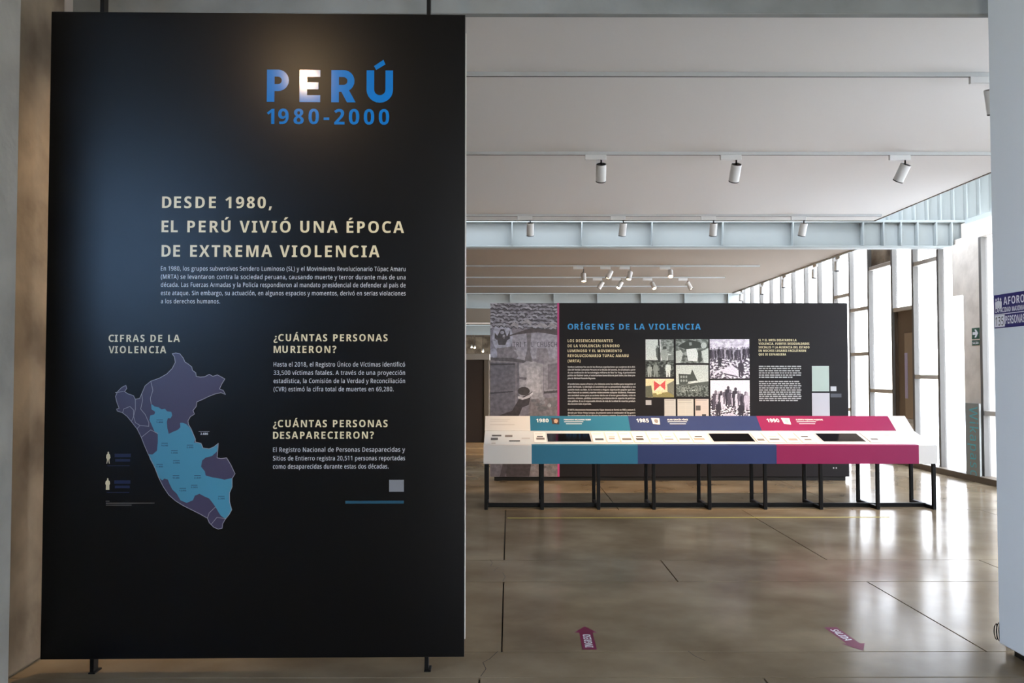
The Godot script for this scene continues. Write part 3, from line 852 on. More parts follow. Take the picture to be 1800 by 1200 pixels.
# a standing person, seen small: head, coat and legs
func person(im: Image, x: float, y: float, s: float, tone: int, skin: int, tint: Vector3) -> void:
	var w := im.get_width()
	var h := im.get_height()
	var k := s * h
	x *= w
	y *= h
	fill_poly(im, [Vector2(x - 0.13 * k, y), Vector2(x - 0.14 * k, y - 0.5 * k), Vector2(x - 0.19 * k, y - 0.42 * k), Vector2(x - 0.15 * k, y - 0.82 * k), Vector2(x, y - 0.88 * k), Vector2(x + 0.16 * k, y - 0.8 * k), Vector2(x + 0.2 * k, y - 0.45 * k), Vector2(x + 0.14 * k, y - 0.5 * k), Vector2(x + 0.12 * k, y), Vector2(x + 0.03 * k, y), Vector2(x, y - 0.38 * k), Vector2(x - 0.04 * k, y)], g8(tone, tint))
	ell(im, x + 0.01 * k, y - 0.92 * k, 0.075 * k, 0.1 * k, g8(skin, tint))

func print_of(im: Image) -> StandardMaterial3D:
	var m := StandardMaterial3D.new()
	m.albedo_texture = ImageTexture.create_from_image(im)
	m.roughness = 0.45
	return m

func canvas(w: int, h: int, c: Color) -> Image:
	var im := Image.create(w, h, false, Image.FORMAT_RGB8)
	im.fill(c)
	return im

func g8(v: int, tint := Vector3.ZERO) -> Color:
	return Color((v + tint.x) / 255.0, (v + tint.y) / 255.0, (v + tint.z) / 255.0)

func wall_photo() -> Image:
	# scene coordinates: 118.5 by 306 units
	var k := 2.2
	var im := canvas(int(118.5 * k), int(306 * k), c8(124, 118, 126))
	var P := func(f: Array) -> Array:
		var out := []
		for v in pts2(f):
			out.append(Vector2((v.x - 861.5) * k, (v.y - 532.0) * k))
		return out
	# lower walls
	fill_poly(im, P.call([861, 632, 912, 632, 912, 838, 861, 838]), c8(98, 94, 102))
	fill_poly(im, P.call([861, 630, 912, 630, 912, 637, 861, 637]), c8(128, 122, 126))
	fill_poly(im, P.call([861, 639, 905, 639, 905, 641, 861, 642]), c8(58, 55, 60))
	fill_poly(im, P.call([861, 690, 902, 687, 902, 689, 861, 693]), c8(60, 58, 64))
	fill_poly(im, P.call([905, 638, 909, 638, 909, 730, 905, 730]), c8(118, 112, 118))
	fill_poly(im, P.call([912, 640, 935, 634, 955, 640, 954, 690, 956, 705, 935, 702, 914, 700]), c8(154, 148, 152))
	fill_poly(im, P.call([926, 645, 945, 648, 952, 690, 925, 692]), c8(172, 166, 168))
	fill_poly(im, P.call([912, 662, 926, 664, 924, 668, 912, 666]), c8(98, 92, 98))
	fill_poly(im, P.call([956, 632, 981, 630, 981, 690, 956, 690]), c8(140, 134, 140))
	fill_poly(im, P.call([963, 640, 981, 638, 981, 684, 963, 684]), c8(112, 106, 113))
	fill_poly(im, P.call([956, 688, 981, 686, 981, 690, 956, 692]), c8(66, 62, 66))
	fill_poly(im, P.call([930, 702, 981, 698, 981, 838, 925, 838]), c8(118, 110, 112))
	for i in 26:
		var x := 930.0 + rng.randf() * 48.0
		var y := 700.0 + rng.randf() * 130.0
		var g: int = 84 + int(rng.randf() * 60)
		ell(im, (x - 861.5) * k, (y - 532) * k, (3 + rng.randf() * 6) * k, (2 + rng.randf() * 4) * k, g8(g, Vector3(3, 0, 3)))
	# upper wall with painted figure
	fill_poly(im, P.call([895, 585, 981, 585, 981, 630, 895, 630]), c8(150, 145, 156))
	fill_poly(im, P.call([861, 575, 900, 570, 900, 632, 861, 632]), c8(120, 118, 132))
	ell(im, (883 - 861.5) * k, (592 - 532) * k, 18 * k, 27 * k, c8(158, 158, 174))
	ell(im, (867 - 861.5) * k, (622 - 532) * k, 7 * k, 10 * k, c8(150, 150, 168))
	fill_poly(im, P.call([869, 584, 874, 590, 880, 578, 886, 578, 891, 592, 896, 580, 896, 595, 891, 598, 888, 606, 876, 606, 874, 597, 869, 594]), c8(62, 59, 64))
	ell(im, (882.5 - 861.5) * k, (584 - 532) * k, 3.5 * k, 3 * k, c8(150, 150, 165))
	ell(im, (885.5 - 861.5) * k, (591 - 532) * k, 2.4 * k, 3.4 * k, c8(160, 156, 168))
	fill_poly(im, P.call([873, 612, 905, 608, 912, 624, 905, 634, 874, 632]), c8(120, 114, 120))
	fill_poly(im, P.call([902, 614, 918, 618, 932, 636, 918, 634]), c8(152, 146, 154))
	fill_poly(im, P.call([925, 583, 934, 583, 932, 618, 936, 636, 922, 634, 927, 612]), c8(108, 102, 106))
	fill_poly(im, P.call([944, 612, 962, 612, 966, 632, 942, 632]), c8(130, 124, 130))
	fill_poly(im, P.call([861, 628, 900, 629, 925, 634, 920, 638, 905, 636, 861, 633]), c8(84, 80, 84))
	fill_poly(im, P.call([861, 600, 981, 560, 981, 589, 945, 583, 905, 588]), c8(74, 66, 68))
	# roof of half-round tiles
	fill_poly(im, P.call([861, 531, 981, 531, 981, 578, 968, 577, 950, 579, 944, 570, 925, 568, 908, 575, 898, 572, 888, 566, 861, 570]), c8(84, 81, 89))
	for r in 7:
		for i in 12:
			var x := 858.0 + i * 11.2 + (r % 2) * 5.6 + (rng.randf() - 0.5) * 5.0
			var y := 534.5 + r * 6.3 + (x - 861) * 0.03 + (rng.randf() - 0.5) * 3.0
			var wd := 5.2 + rng.randf() * 2.6
			var ht := 3.0 + rng.randf() * 1.6
			var turn := (rng.randf() - 0.25) * 0.5
			var g: int = 122 + int(rng.randf() * 34)
			for pass_ in 2:
				var q := []
				for k2 in 11:
					var a := PI * k2 / 10.0
					q.append(Vector2(wd * cos(a), -ht * sin(a)))
				q.append(Vector2(-wd * 0.6, ht * 0.35))
				q.append(Vector2(0.0, -ht * 0.15))
				q.append(Vector2(wd * 0.7, ht * 0.4))
				var p2 := []
				for v in q:
					var rv: Vector2 = v.rotated(turn) + Vector2(x, y + (1.5 if pass_ == 0 else 0.0))
					p2.append((rv - Vector2(861.5, 532.0)) * k)
				fill_poly(im, p2, c8(54, 51, 58) if pass_ == 0 else g8(g, Vector3(0, -2, 9)))
	for t in [[903, 571, 9], [925, 566, 11], [950, 572, 12], [969, 572, 10]]:
		fill_poly(im, P.call([t[0] - t[2] * 0.9, t[1] + 3, t[0], t[1] - 6, t[0] + t[2], t[1] - 1, t[0] + t[2] * 0.7, t[1] + 6, t[0] + 1, t[1] + 1]), c8(152, 146, 152))
	# child with a headband
	fill_poly(im, P.call([913, 700, 930, 692, 936, 688, 932, 700, 929, 712, 918, 716, 900, 760, 940, 770, 930, 838, 890, 838, 884, 780, 878, 730, 900, 722]), c8(58, 50, 52))
	fill_poly(im, P.call([930, 694, 936, 689, 937, 692, 931, 699, 918, 703, 910, 700, 910, 696, 920, 699]), c8(196, 190, 192))
	ell(im, (920.5 - 861.5) * k, (687.5 - 532) * k, 10.5 * k, 7.5 * k, c8(58, 50, 50))
	fill_poly(im, P.call([878, 838, 890, 790, 896, 792, 888, 838]), c8(66, 60, 64))
	grain(im, 4, 0.05, 0.22)
	im.adjust_bcs(1.1, 1.0, 1.0)
	return im

func news_photo(kind: int, w: int, h: int) -> Image:
	var lilac := Vector3(4, -4, 8)
	var green := Vector3(-2, 4, -2)
	var im := canvas(w, h, g8(190, green))
	var W := float(w)
	var Hh := float(h)
	var P := func(f: Array) -> Array:
		var out := []
		for v in pts2(f):
			out.append(Vector2(v.x * W, v.y * Hh))
		return out
	match kind:
		0:   # figures at a post
			im.fill(g8(196, green))
			fill_poly(im, P.call([0.52, 0, 1, 0, 1, 0.42, 0.75, 0.36, 0.55, 0.2]), g8(128, green))
			fill_poly(im, P.call([0.75, 0.0, 0.82, 0.0, 0.80, 0.2, 0.77, 0.2]), g8(220, green))
			fill_poly(im, P.call([0, 0.55, 0.4, 0.55, 1, 0.6, 1, 1, 0, 1]), g8(48, green))
			fill_poly(im, P.call([0.8, 0.42, 1, 0.4, 1, 0.9, 0.75, 0.9]), g8(116, green))
			mottle(im, 0, 0.56, 1, 1, 15, 0.05, 24, 92, green, 2.0)
			mottle(im, 0.56, 0.0, 1, 0.34, 16, 0.04, 96, 150, green, 1.5)
			fill_poly(im, P.call([0.44, 0, 0.5, 0, 0.54, 0.6, 0.44, 0.6]), g8(38, green))
			fill_poly(im, P.call([0.5, 0, 0.53, 0, 0.56, 0.55, 0.54, 0.6]), g8(212, green))
			ell(im, 0.42 * W, 0.19 * Hh, 0.06 * W, 0.035 * Hh, g8(150, green))
			ell(im, 0.68 * W, 0.23 * Hh, 0.07 * W, 0.04 * Hh, g8(60, green))
			fill_poly(im, P.call([0.36, 0.25, 0.45, 0.17, 0.44, 0.55, 0.38, 0.45]), g8(82, green))
			fill_poly(im, P.call([0.55, 0.28, 0.75, 0.25, 0.8, 0.4, 0.75, 0.55, 0.6, 0.56, 0.52, 0.4]), g8(150, green))
			for i in 4:
				person(im, 0.14 + i * 0.22, 1.02, [0.36, 0.4, 0.34, 0.42][i], [150, 128, 26, 196][i], 110, green)
		1:   # meeting under a banner
			im.fill(g8(110, green))
			mottle(im, 0, 0, 1, 1, 22, 0.03, 70, 140, green, 1.4)
			fill_poly(im, P.call([0.05, 0.3, 0.4, 0.02, 0.75, 0.12, 0.8, 0.35, 0.3, 0.42]), g8(52, green))
			fill_poly(im, P.call([0.4, 0.14, 0.48, 0.12, 0.5, 0.25, 0.42, 0.27]), g8(130, green))
			fill_poly(im, P.call([0.32, 0.42, 0.62, 0.38, 0.68, 0.6, 0.66, 0.92, 0.38, 0.9, 0.34, 0.65]), g8(210, green))
			fill_poly(im, P.call([0.0, 0.5, 0.15, 0.45, 0.22, 0.6, 0.15, 0.98, 0.0, 1.0]), g8(178, green))
			fill_poly(im, P.call([0.78, 0.5, 1, 0.38, 1, 1, 0.85, 0.98]), g8(190, green))
			fill_poly(im, P.call([0.68, 0.5, 0.76, 0.45, 0.8, 0.9, 0.7, 1.0]), g8(62, green))
			ell(im, 0.86 * W, 0.26 * Hh, 0.09 * W, 0.12 * Hh, g8(176, green))
		2:   # crowd above a field of rubble
			im.fill(g8(206, lilac))
			mottle(im, 0, 0, 1, 0.3, 5, 0.03, 176, 220, lilac, 1.2)
			mottle(im, 0, 0.42, 1, 1, 61, 0.045, 62, 226, lilac, 2.0)
			for i in 24:
				person(im, 0.02 + i * 0.042 + rng.randf() * 0.02, 0.48 + rng.randf() * 0.07, 0.24 + rng.randf() * 0.08, [36, 58, 90, 44, 150][i % 5], 120, lilac)
			fill_poly(im, P.call([0.28, 0.8, 0.4, 0.72, 0.56, 0.66, 0.76, 0.82, 0.73, 0.97, 0.6, 0.94, 0.5, 0.99]), g8(204, lilac))
			fill_poly(im, P.call([0.35, 0.86, 0.7, 0.94, 0.69, 0.97, 0.33, 0.89]), g8(74, lilac))
			fill_poly(im, P.call([0.1, 0.86, 0.3, 0.74, 0.34, 0.77, 0.14, 0.9]), g8(206, lilac))
			person(im, 0.78, 0.96, 0.42, 46, 70, lilac)
			person(im, 0.25, 0.72, 0.3, 40, 60, lilac)
		3:   # colour photograph of a banner
			im.fill(c8(206, 190, 150))
			fill_poly(im, P.call([0.28, 0, 0.72, 0, 0.7, 0.62, 0.3, 0.66]), c8(214, 196, 168))
			fill_poly(im, P.call([0.29, 0.1, 0.52, 0.35, 0.3, 0.66]), c8(184, 66, 66))
			fill_poly(im, P.call([0.7, 0.08, 0.5, 0.35, 0.69, 0.62]), c8(190, 72, 70))
			fill_poly(im, P.call([0, 0.4, 0.2, 0.36, 0.26, 0.98, 0, 1]), c8(84, 86, 68))
			fill_poly(im, P.call([0.76, 0.3, 1, 0.1, 1, 0.95, 0.78, 0.85]), c8(112, 112, 98))
			fill_poly(im, P.call([0.25, 0.78, 0.8, 0.72, 1, 0.9, 1, 1, 0.25, 1]), c8(128, 120, 74))
			fill_poly(im, P.call([0.35, 0.74, 0.55, 0.68, 0.58, 0.8, 0.4, 0.86]), c8(216, 196, 146))
		4:   # building with a pointed roof and a crowd
			im.fill(g8(186, green))
			fill_poly(im, P.call([0.08, 0.28, 0.45, 0.3, 0.5, 0.14, 0.66, 0.5, 0.4, 0.58, 0.1, 0.66]), g8(66, green))
			for i in 6:
				ell(im, (0.16 + 0.08 * (i % 3)) * W, (0.38 + 0.12 * (i / 3)) * Hh, 0.03 * W, 0.04 * Hh, g8(140, green))
			fill_poly(im, P.call([0, 0.62, 0.4, 0.6, 1, 0.52, 1, 1, 0, 1]), g8(78, green))
			fill_poly(im, P.call([0.36, 0.54, 0.62, 0.5, 0.62, 0.54, 0.38, 0.57]), g8(206, green))
			fill_poly(im, P.call([0.1, 0.83, 0.68, 0.78, 0.68, 0.81, 0.1, 0.86]), g8(200, green))
			mottle(im, 0, 0.66, 1, 0.78, 33, 0.06, 52, 130, green, 2.0)
			mottle(im, 0, 0.84, 1, 1, 34, 0.06, 40, 120, green, 2.0)
			for i in 14:
				person(im, 0.04 + i * 0.07, 0.84 + rng.randf() * 0.12, 0.17, 40 + int(rng.randf() * 100), 130, green)
		5:   # people searching in rubble
			im.fill(g8(212, lilac))
			mottle(im, 0, 0.34, 1, 1, 83, 0.05, 40, 232, lilac, 2.4)
			for i in 15:
				person(im, 0.06 + i * 0.062 + rng.randf() * 0.03, 0.5 + rng.randf() * 0.16, 0.28 + rng.randf() * 0.14, [40, 70, 176, 44, 196, 86][i % 6], [60, 110, 160][i % 3], lilac)
			mottle(im, 0, 0.64, 1, 1, 87, 0.06, 44, 236, lilac, 2.6)
			person(im, 0.78, 0.84, 0.36, 36, 50, lilac)
			person(im, 0.2, 0.8, 0.34, 42, 54, lilac)
			fill_poly(im, P.call([0.78, 0.84, 1, 0.88, 1, 0.98, 0.86, 0.95]), g8(222, lilac))
			fill_poly(im, P.call([0.3, 0.74, 0.55, 0.7, 0.7, 0.78, 0.4, 0.82]), g8(186, lilac))
	grain(im, 10 + kind, 0.12, 0.16)
	im.adjust_bcs(1.15, 1.05, 1.0)
	return im

func document(kind: int, w: int, h: int) -> Image:
	var im := canvas(w, h, [c8(206, 204, 198), c8(212, 208, 196), c8(222, 206, 196)][kind])
	for i in 18:
		im.fill_rect(Rect2i(int(w * 0.08), int(h * (0.12 + i * 0.048)), int(w * (0.4 if kind < 2 else 0.35)), 1), c8(176, 172, 166))
		im.fill_rect(Rect2i(int(w * 0.54), int(h * (0.12 + i * 0.048)), int(w * 0.38), 1), c8(176, 172, 166))
	im.fill_rect(Rect2i(int(w * 0.06), int(h * 0.04), int(w * 0.8), 3), c8(132, 128, 124))
	if kind == 2:
		im.fill_rect(Rect2i(int(w * 0.05), int(h * 0.24), int(w * 0.35), int(h * 0.18)), c8(96, 90, 86))
		im.fill_rect(Rect2i(int(w * 0.5), int(h * 0.55), int(w * 0.3), int(h * 0.3)), c8(62, 58, 56))
		im.fill_rect(Rect2i(int(w * 0.08), int(h * 0.72), int(w * 0.18), int(h * 0.12)), c8(140, 130, 124))
	if kind == 1:
		im.fill_rect(Rect2i(int(w * 0.06), int(h * 0.12), int(w * 0.85), 2), c8(120, 116, 110))
	return im

func build_origins_panel() -> void:
	var o := Vector3(2.385, 0, -13.55)
	var t := thing("exhibition_panel", "wide charcoal exhibition panel with news photographs behind the display table", "panel", o)
	var dark := flat(c8(33, 31, 33), 0.55, 0.3)
	slab(t, "board", Vector3(0.73 - o.x, 0.06, -0.16), Vector3(5.05 - o.x, 2.64, 0.0), dark, 0.003)
	slab(t, "photo_board", Vector3(-0.282 - o.x, 0.06, -0.16), Vector3(0.722 - o.x, 2.64, 0.0), M.print_white, 0.003)
	slab(t, "plinth", Vector3(-0.22 - o.x, 0.0, -0.14), Vector3(5.0 - o.x, 0.06, -0.02), M.black, 0.002)
	slab(t, "pink_stripe", Vector3(0.717 - o.x, 0.06, -0.10), Vector3(0.746 - o.x, 2.64, 0.003), flat(c8(196, 62, 128), 0.45), 0.0005)
	part(t, "wall_photograph", picture(0.998, 2.575), print_of(wall_photo()), Vector3(-0.281 - o.x, 0.062, 0.0012))
	var z := 0.0015
	var ink := flat(c8(52, 48, 54), 0.7)
	text(t, "painted_word", "TRI T", 0.20, 0.075, ink, Vector3(0.055 - o.x, 1.985, 0.002), Basis.IDENTITY, "regular", 4)
	text(t, "painted_word", "L  CHUSCH", 0.385, 0.075, ink, Vector3(0.328 - o.x, 1.985, 0.002), Basis.IDENTITY, "regular", 4)
	var blue := flat(c8(36, 150, 214), 0.4)
	var cream := flat(c8(236, 222, 176), 0.4)
	var white := flat(c8(215, 212, 208), 0.4)
	letters(t, "title", "ORÍGENES DE LA VIOLENCIA", 1.995, 0.085, blue, Vector3(0.873 - o.x, 2.244, z), 6)
	for l in [["LOS DESENCADENANTES", 0.67, 2.057], ["DE LA VIOLENCIA: SENDERO", 0.771, 1.981], ["LUMINOSO Y EL MOVIMIENTO", 0.805, 1.907], ["REVOLUCIONARIO TUPAC AMARU", 0.907, 1.834], ["(MRTA)", 0.191, 1.757]]:
		text(t, "heading", l[0], l[1], 0.040, cream, Vector3(0.872 - o.x, l[2], z), Basis.IDENTITY, "heavy", 4)
	var paras := [
		["Sendero Luminoso fue una de las diversas organizaciones que surgieron de la divi-", "sión del Partido Comunista Peruano en la década del sesenta. Se constituyó a partir", "de una combinación de las estrategias militares de Mao Tse Tung, el pensamiento", "político de Vladimir Lenin, el autoritarismo burocrático de José Stalin y las ideas pro-", "pias de Abimael Guzmán Reynoso."],
		["El senderismo asume el terror y la violencia como los medios para conquistar el", "poder del Estado. Su ideología se caracteriza por su pensamiento dogmático y una", "posición total a su líder. SL no reconoce a ninguna organización popular que estu-", "viera fuera de su control y reprime violentamente cualquier disidencia. Promueve", "una sociedad nueva pero su accionar deriva en el terror generalizado, crisis de", "muertes, crímenes, pérdidas económicas y la destrucción de espacios de participa-", "ción política. SL es el responsable directo de más de la mitad de muertes produci-", "das durante todo el período."],
		["El MRTA (Movimiento Revolucionario Túpac Amaru) se formó en 1982 y estuvo li-", "derado por Víctor Polay Campos. Se presentó como el continuador de las guerri-", "llas latinoamericanas de las décadas del sesenta y setenta. Sus acciones buscaron"]]
	var tops := [1.676, 1.422, 1.038]
	for i in 3:
		for j in paras[i].size():
			var last: bool = j == paras[i].size() - 1 and i < 2
			text(t, "paragraph_line", paras[i][j], ([0.415, 0.351, 1.0][i] if last else 1.007), 0.024, white, Vector3(0.872 - o.x, tops[i] - j * 0.0423, z), Basis.IDENTITY, "bold")
	for l in [["SL Y EL MRTA DESATARON LA", 0.565, 2.07], ["VIOLENCIA. FUERTES DESIGUALDADES", 0.756, 2.017], ["SOCIALES Y LA AUSENCIA DEL ESTADO", 0.756, 1.964], ["EN MUCHOS LUGARES FACILITARON", 0.705, 1.913], ["QUE SE EXPANDIERA", 0.408, 1.858]]:
		text(t, "heading", l[0], l[1], 0.0325, cream, Vector3(3.718 - o.x, l[2], z), Basis.IDENTITY, "heavy", 3)
	# two small paragraphs too fine to read
	var faint := flat(c8(178, 176, 176), 0.4)
	for p in [[1.685, 6, 0.0322, 0.50], [1.460, 10, 0.0314, 0.60]]:
		for j in p[1]:
			var y: float = p[0] - j * p[2]
			var x := 3.718 - o.x
			var end: float = x + (p[3] if j == p[1] - 1 else 0.63)
			while x < end - 0.02:
				var w := minf(0.02 + rng.randf() * 0.055, end - x)
				part(t, "fine_print", cbox(Vector3(w, 0.017, 0.0004), 0.0), faint, Vector3(x + w / 2, y + 0.010, z))
				x += w + 0.011
	var pics := [[0, 2.032, 1.537, 0.418, 0.559], [1, 2.482, 1.744, 0.486, 0.356], [2, 2.989, 1.515, 0.59, 0.585], [3, 2.030, 1.236, 0.421, 0.275], [4, 2.483, 1.249, 0.482, 0.469], [5, 2.993, 0.80, 0.585, 0.69]]
	for p in pics:
		var b := slab(t, "news_photograph", Vector3(p[1] - o.x, p[2], 0.0), Vector3(p[1] + p[3] - o.x, p[2] + p[4], 0.004), white, 0.0)
		part(b, "print", picture(p[3], p[4]), print_of(news_photo(p[0], int(p[3] * 360), int(p[4] * 360))), Vector3(-p[3] / 2, -p[4] / 2, 0.0026))
	for p in [[0, 2.308, 0.80, 0.167, 0.411], [1, 2.502, 0.80, 0.239, 0.411], [2, 2.765, 0.80, 0.201, 0.411]]:
		var b := slab(t, "document", Vector3(p[1] - o.x, p[2], 0.0), Vector3(p[1] + p[3] - o.x, p[2] + p[4], 0.003), white, 0.0)
		part(b, "print", picture(p[3], p[4]), print_of(document(p[0], 120, 220)), Vector3(-p[3] / 2, -p[4] / 2, 0.0020))
	var tagm := flat(c8(184, 184, 186), 0.5)
	slab(t, "blank_tag", Vector3(2.030 - o.x, 1.122, 0.0), Vector3(2.115 - o.x, 1.194, 0.002), tagm, 0.0)
	slab(t, "blank_tag", Vector3(4.784 - o.x, 1.329, 0.0), Vector3(4.870 - o.x, 1.397, 0.002), tagm, 0.0)
	slab(t, "caption_strip", Vector3(4.783 - o.x, 1.235, 0.0), Vector3(4.945 - o.x, 1.29, 0.001), flat(c8(74, 76, 84), 0.5), 0.0)
	slab(t, "page", Vector3(4.508 - o.x, 1.325, 0.0), Vector3(4.763 - o.x, 1.702, 0.003), flat(c8(172, 186, 176), 0.5), 0.0)
	slab(t, "page", Vector3(4.505 - o.x, 0.80, 0.0), Vector3(4.767 - o.x, 1.30, 0.003), flat(c8(190, 186, 192), 0.5), 0.0)
	for x in [4.815, 4.855]:
		slab(t, "socket_hole", Vector3(x - o.x - 0.009, 0.178, 0.0), Vector3(x - o.x + 0.009, 0.2, 0.002), tagm, 0.0)

# ---------------------------------------------------------------- tracks and spotlights
func track(label: String, a: Vector3, b: Vector3, m: Material) -> void:
	var t := thing("lighting_track", label, "track", (a + b) * 0.5)
	var d := (b - a)
	var along_x := absf(d.x) > absf(d.z)
	var L := d.length()
	var s := Vector3(L, 0.034, 0.036) if along_x else Vector3(0.036, 0.034, L)
	part(t, "rail", cbox(s, 0.002), m, Vector3(0, -0.017, 0))
	var g := Vector3(L - 0.02, 0.003, 0.012) if along_x else Vector3(0.012, 0.003, L - 0.02)
	part(t, "slot", cbox(g, 0.0), M.black, Vector3(0, -0.0345, 0))

# hangs under a track at (x, y, z); aim is the way the lamp points; off is how far the adapter reaches to the left of the stem
func spotlight(label: String, group: String, at: Vector3, aim: Vector3, lit: float, off := 0.14, energy := 0.0, along := 0.0, stem := 0.06) -> Node3D:
	var t := thing("track_spotlight", label, "spotlight", at, along, group)
	var ax := Vector3(-off + 0.05, -0.062, 0)
	var prof := [Vector2(-0.018, -0.034), Vector2(-0.018, -0.09), Vector2(0.018, -0.09), Vector2(0.018, -0.034)]
	part(t, "adapter", cbox(Vector3(0.23, 0.056, 0.036), 0.004), M.lamp_white, ax)
	part(t, "stem", tube([Vector3(0, -0.088, 0), Vector3(0, -0.092 - stem, 0)], 0.009, 10), M.lamp_white)
	aim = Basis(Vector3.UP, -along) * aim.normalized()
	var y := -aim
	var x := y.cross(Vector3.BACK)
	if x.length() < 0.1:
		x = Vector3.RIGHT
	x = x.normalized()
	var b := Basis(x, y, x.cross(y))
	var hinge := Vector3(0, -0.092 - stem, 0)
	# body from its back end (0) to the mouth (-0.2) along the aim
	var body := part(t, "body", lathe([Vector2(0.034, -0.014), Vector2(0.050, -0.010), Vector2(0.0535, -0.004), Vector2(0.0545, 0.0), Vector2(0.056, -0.006), Vector2(0.056, -0.192), Vector2(0.0545, -0.196)]), M.lamp_white, hinge + y * 0.02, b)
	part(body, "back_cap", lathe([Vector2(0.0, -0.008), Vector2(0.030, -0.008), Vector2(0.0525, -0.006), Vector2(0.053, -0.013)], 24), M.black)
	part(body, "rim", lathe([Vector2(0.0562, -0.190), Vector2(0.0566, -0.200), Vector2(0.050, -0.201), Vector2(0.046, -0.186), Vector2(0.046, -0.175)], 28), M.black)
	part(body, "lens", lathe([Vector2(0.047, -0.184), Vector2(0.03, -0.180), Vector2(0.0, -0.178)], 24), M.lens_lit if lit > 0.0 else M.lens)
	if energy > 0.0:
		var l := SpotLight3D.new()
		l.name = "lamp_light"
		l.light_color = Color(1.0, 0.84, 0.64)
		l.light_energy = energy
		l.light_size = 0.04
		l.spot_angle = 34.0
		l.spot_angle_attenuation = 0.8
		l.spot_range = 40.0
		l.spot_attenuation = 2.0
		l.shadow_enabled = true
		t.add_child(l)
		var p := hinge + y * 0.02 - y * 0.215
		l.transform = Transform3D(Basis.looking_at(-y, Vector3.UP if absf(y.y) < 0.95 else Vector3.RIGHT), p)
	return t

func build_lamps() -> void:
	track("pale ceiling track nearest the lintel, with no lamp along most of it", Vector3(-6.5, 4.0, -7.2), Vector3(5.7, 4.0, -7.2), M.track)
	track("pale ceiling track carrying three white spotlights", Vector3(-6.5, 4.0, -9.82), Vector3(5.7, 4.0, -9.82), M.track)
	track("pale ceiling track carrying four small spotlights before the steel beam", Vector3(-6.5, 4.0, -13.72), Vector3(5.65, 4.0, -13.72), M.track)
	for i in 3:
		track(["pale track of lit spotlights, first one behind the steel beam", "pale track of lit spotlights, second one behind the steel beam", "bare pale track, third one behind the steel beam"][i], Vector3(-6.5, 4.0, [-20.25, -22.7, -25.05][i]), Vector3([5.6, 5.4, 5.0][i], 4.0, [-20.25, -22.7, -25.05][i]), M.track)
	track("pale track along the window edge of the ceiling", Vector3(6.7, 4.0, -16.2), Vector3(6.7, 4.0, -27.2), M.track)
	var g := "spotlights over the display table"
	for k in [[1.0, Vector3(0.04, -1, -0.68), "farthest from the windows"], [2.47, Vector3(-0.03, -1, -0.66), "between its two neighbours"]]:
		spotlight("white cylinder spotlight on the three-lamp track, " + k[2], g, Vector3(k[0], 4.0, -9.82), k[1], 1.0, 0.11, 2.0)
	spotlight("white cylinder spotlight on the three-lamp track, tilted sideways near the windows", g, Vector3(4.31, 4.0, -9.82), Vector3(-0.30, -1, -0.60), 1.0, 0.11, 2.0)
	spotlight("white cylinder spotlight on the track by the lintel, beside the blue-grey wall", g, Vector3(3.86, 4.0, -7.2), Vector3(0.3, -1, -0.3), 0.0, 0.11)
	spotlight("white spotlight behind the black panel, aimed at the concrete wall", g, Vector3(-1.25, 4.0, -7.2), Vector3(-1.35, -2.2, 2.1), 1.0, 0.11, 1.8)
	g = "spotlights before the steel beam"
	for k in [[0.32, 0.0, "fourth"], [1.73, -0.08, "third"], [3.10, 0.0, "second"], [4.47, -0.12, "first"]]:
		spotlight("small white spotlight in front of the steel beam, %s from the windows" % k[2], g, Vector3(k[0], 4.0, -13.72), Vector3(k[1], -1, -0.38), 0.0, 0.13)
	g = "lit spotlights deep in the hall"
	for k in [[1.66, 0.0, 0.45, 0.12, "fourth"], [2.27, -0.5, 0.1, 0.05, "third"], [2.70, -0.25, 0.45, 0.08, "second"], [3.60, -0.1, 0.9, 0.05, "first"]]:
		spotlight("lit white spotlight on the first track behind the beam, %s from the windows" % k[4], g, Vector3(k[0], 4.0, -20.25), Vector3(k[1], -1, k[2]), 1.0, 0.17, 5.0, 0.0, k[3])
	for k in [[2.33, -0.6, -0.2, 0.05, "fourth"], [2.80, -0.6, 0.5, 0.06, "third"], [3.58, 0.3, 0.8, 0.08, "second"], [4.47, 0.5, 0.25, 0.07, "first"]]:
		spotlight("white spotlight on the second track behind the beam, %s from the windows" % k[4], g, Vector3(k[0], 4.0, -22.7), Vector3(k[1], -1, k[2]), 1.0, 0.17, 5.0, 0.0, k[3])
	g = "spotlights along the window edge"
	for k in [[-18.5, "first"], [-19.9, "second"], [-22.1, "third"], [-24.0, "fourth"], [-26.2, "fifth"]]:
		spotlight("white spotlight on the track along the windows, %s behind the steel beam" % k[1], g, Vector3(6.7, 4.0, k[0]), Vector3(-0.05, -1, 0.05), 0.0, 0.11, 0.0, PI / 2)
	# lobby lamp that the glossy title mirrors
	spotlight("white lobby spotlight aimed at the black panel from above the visitor", "", Vector3(-1.66, 4.3, -1.95), Vector3(0.52, -0.9, -2.95), 1.0, 0.11, 0.3)

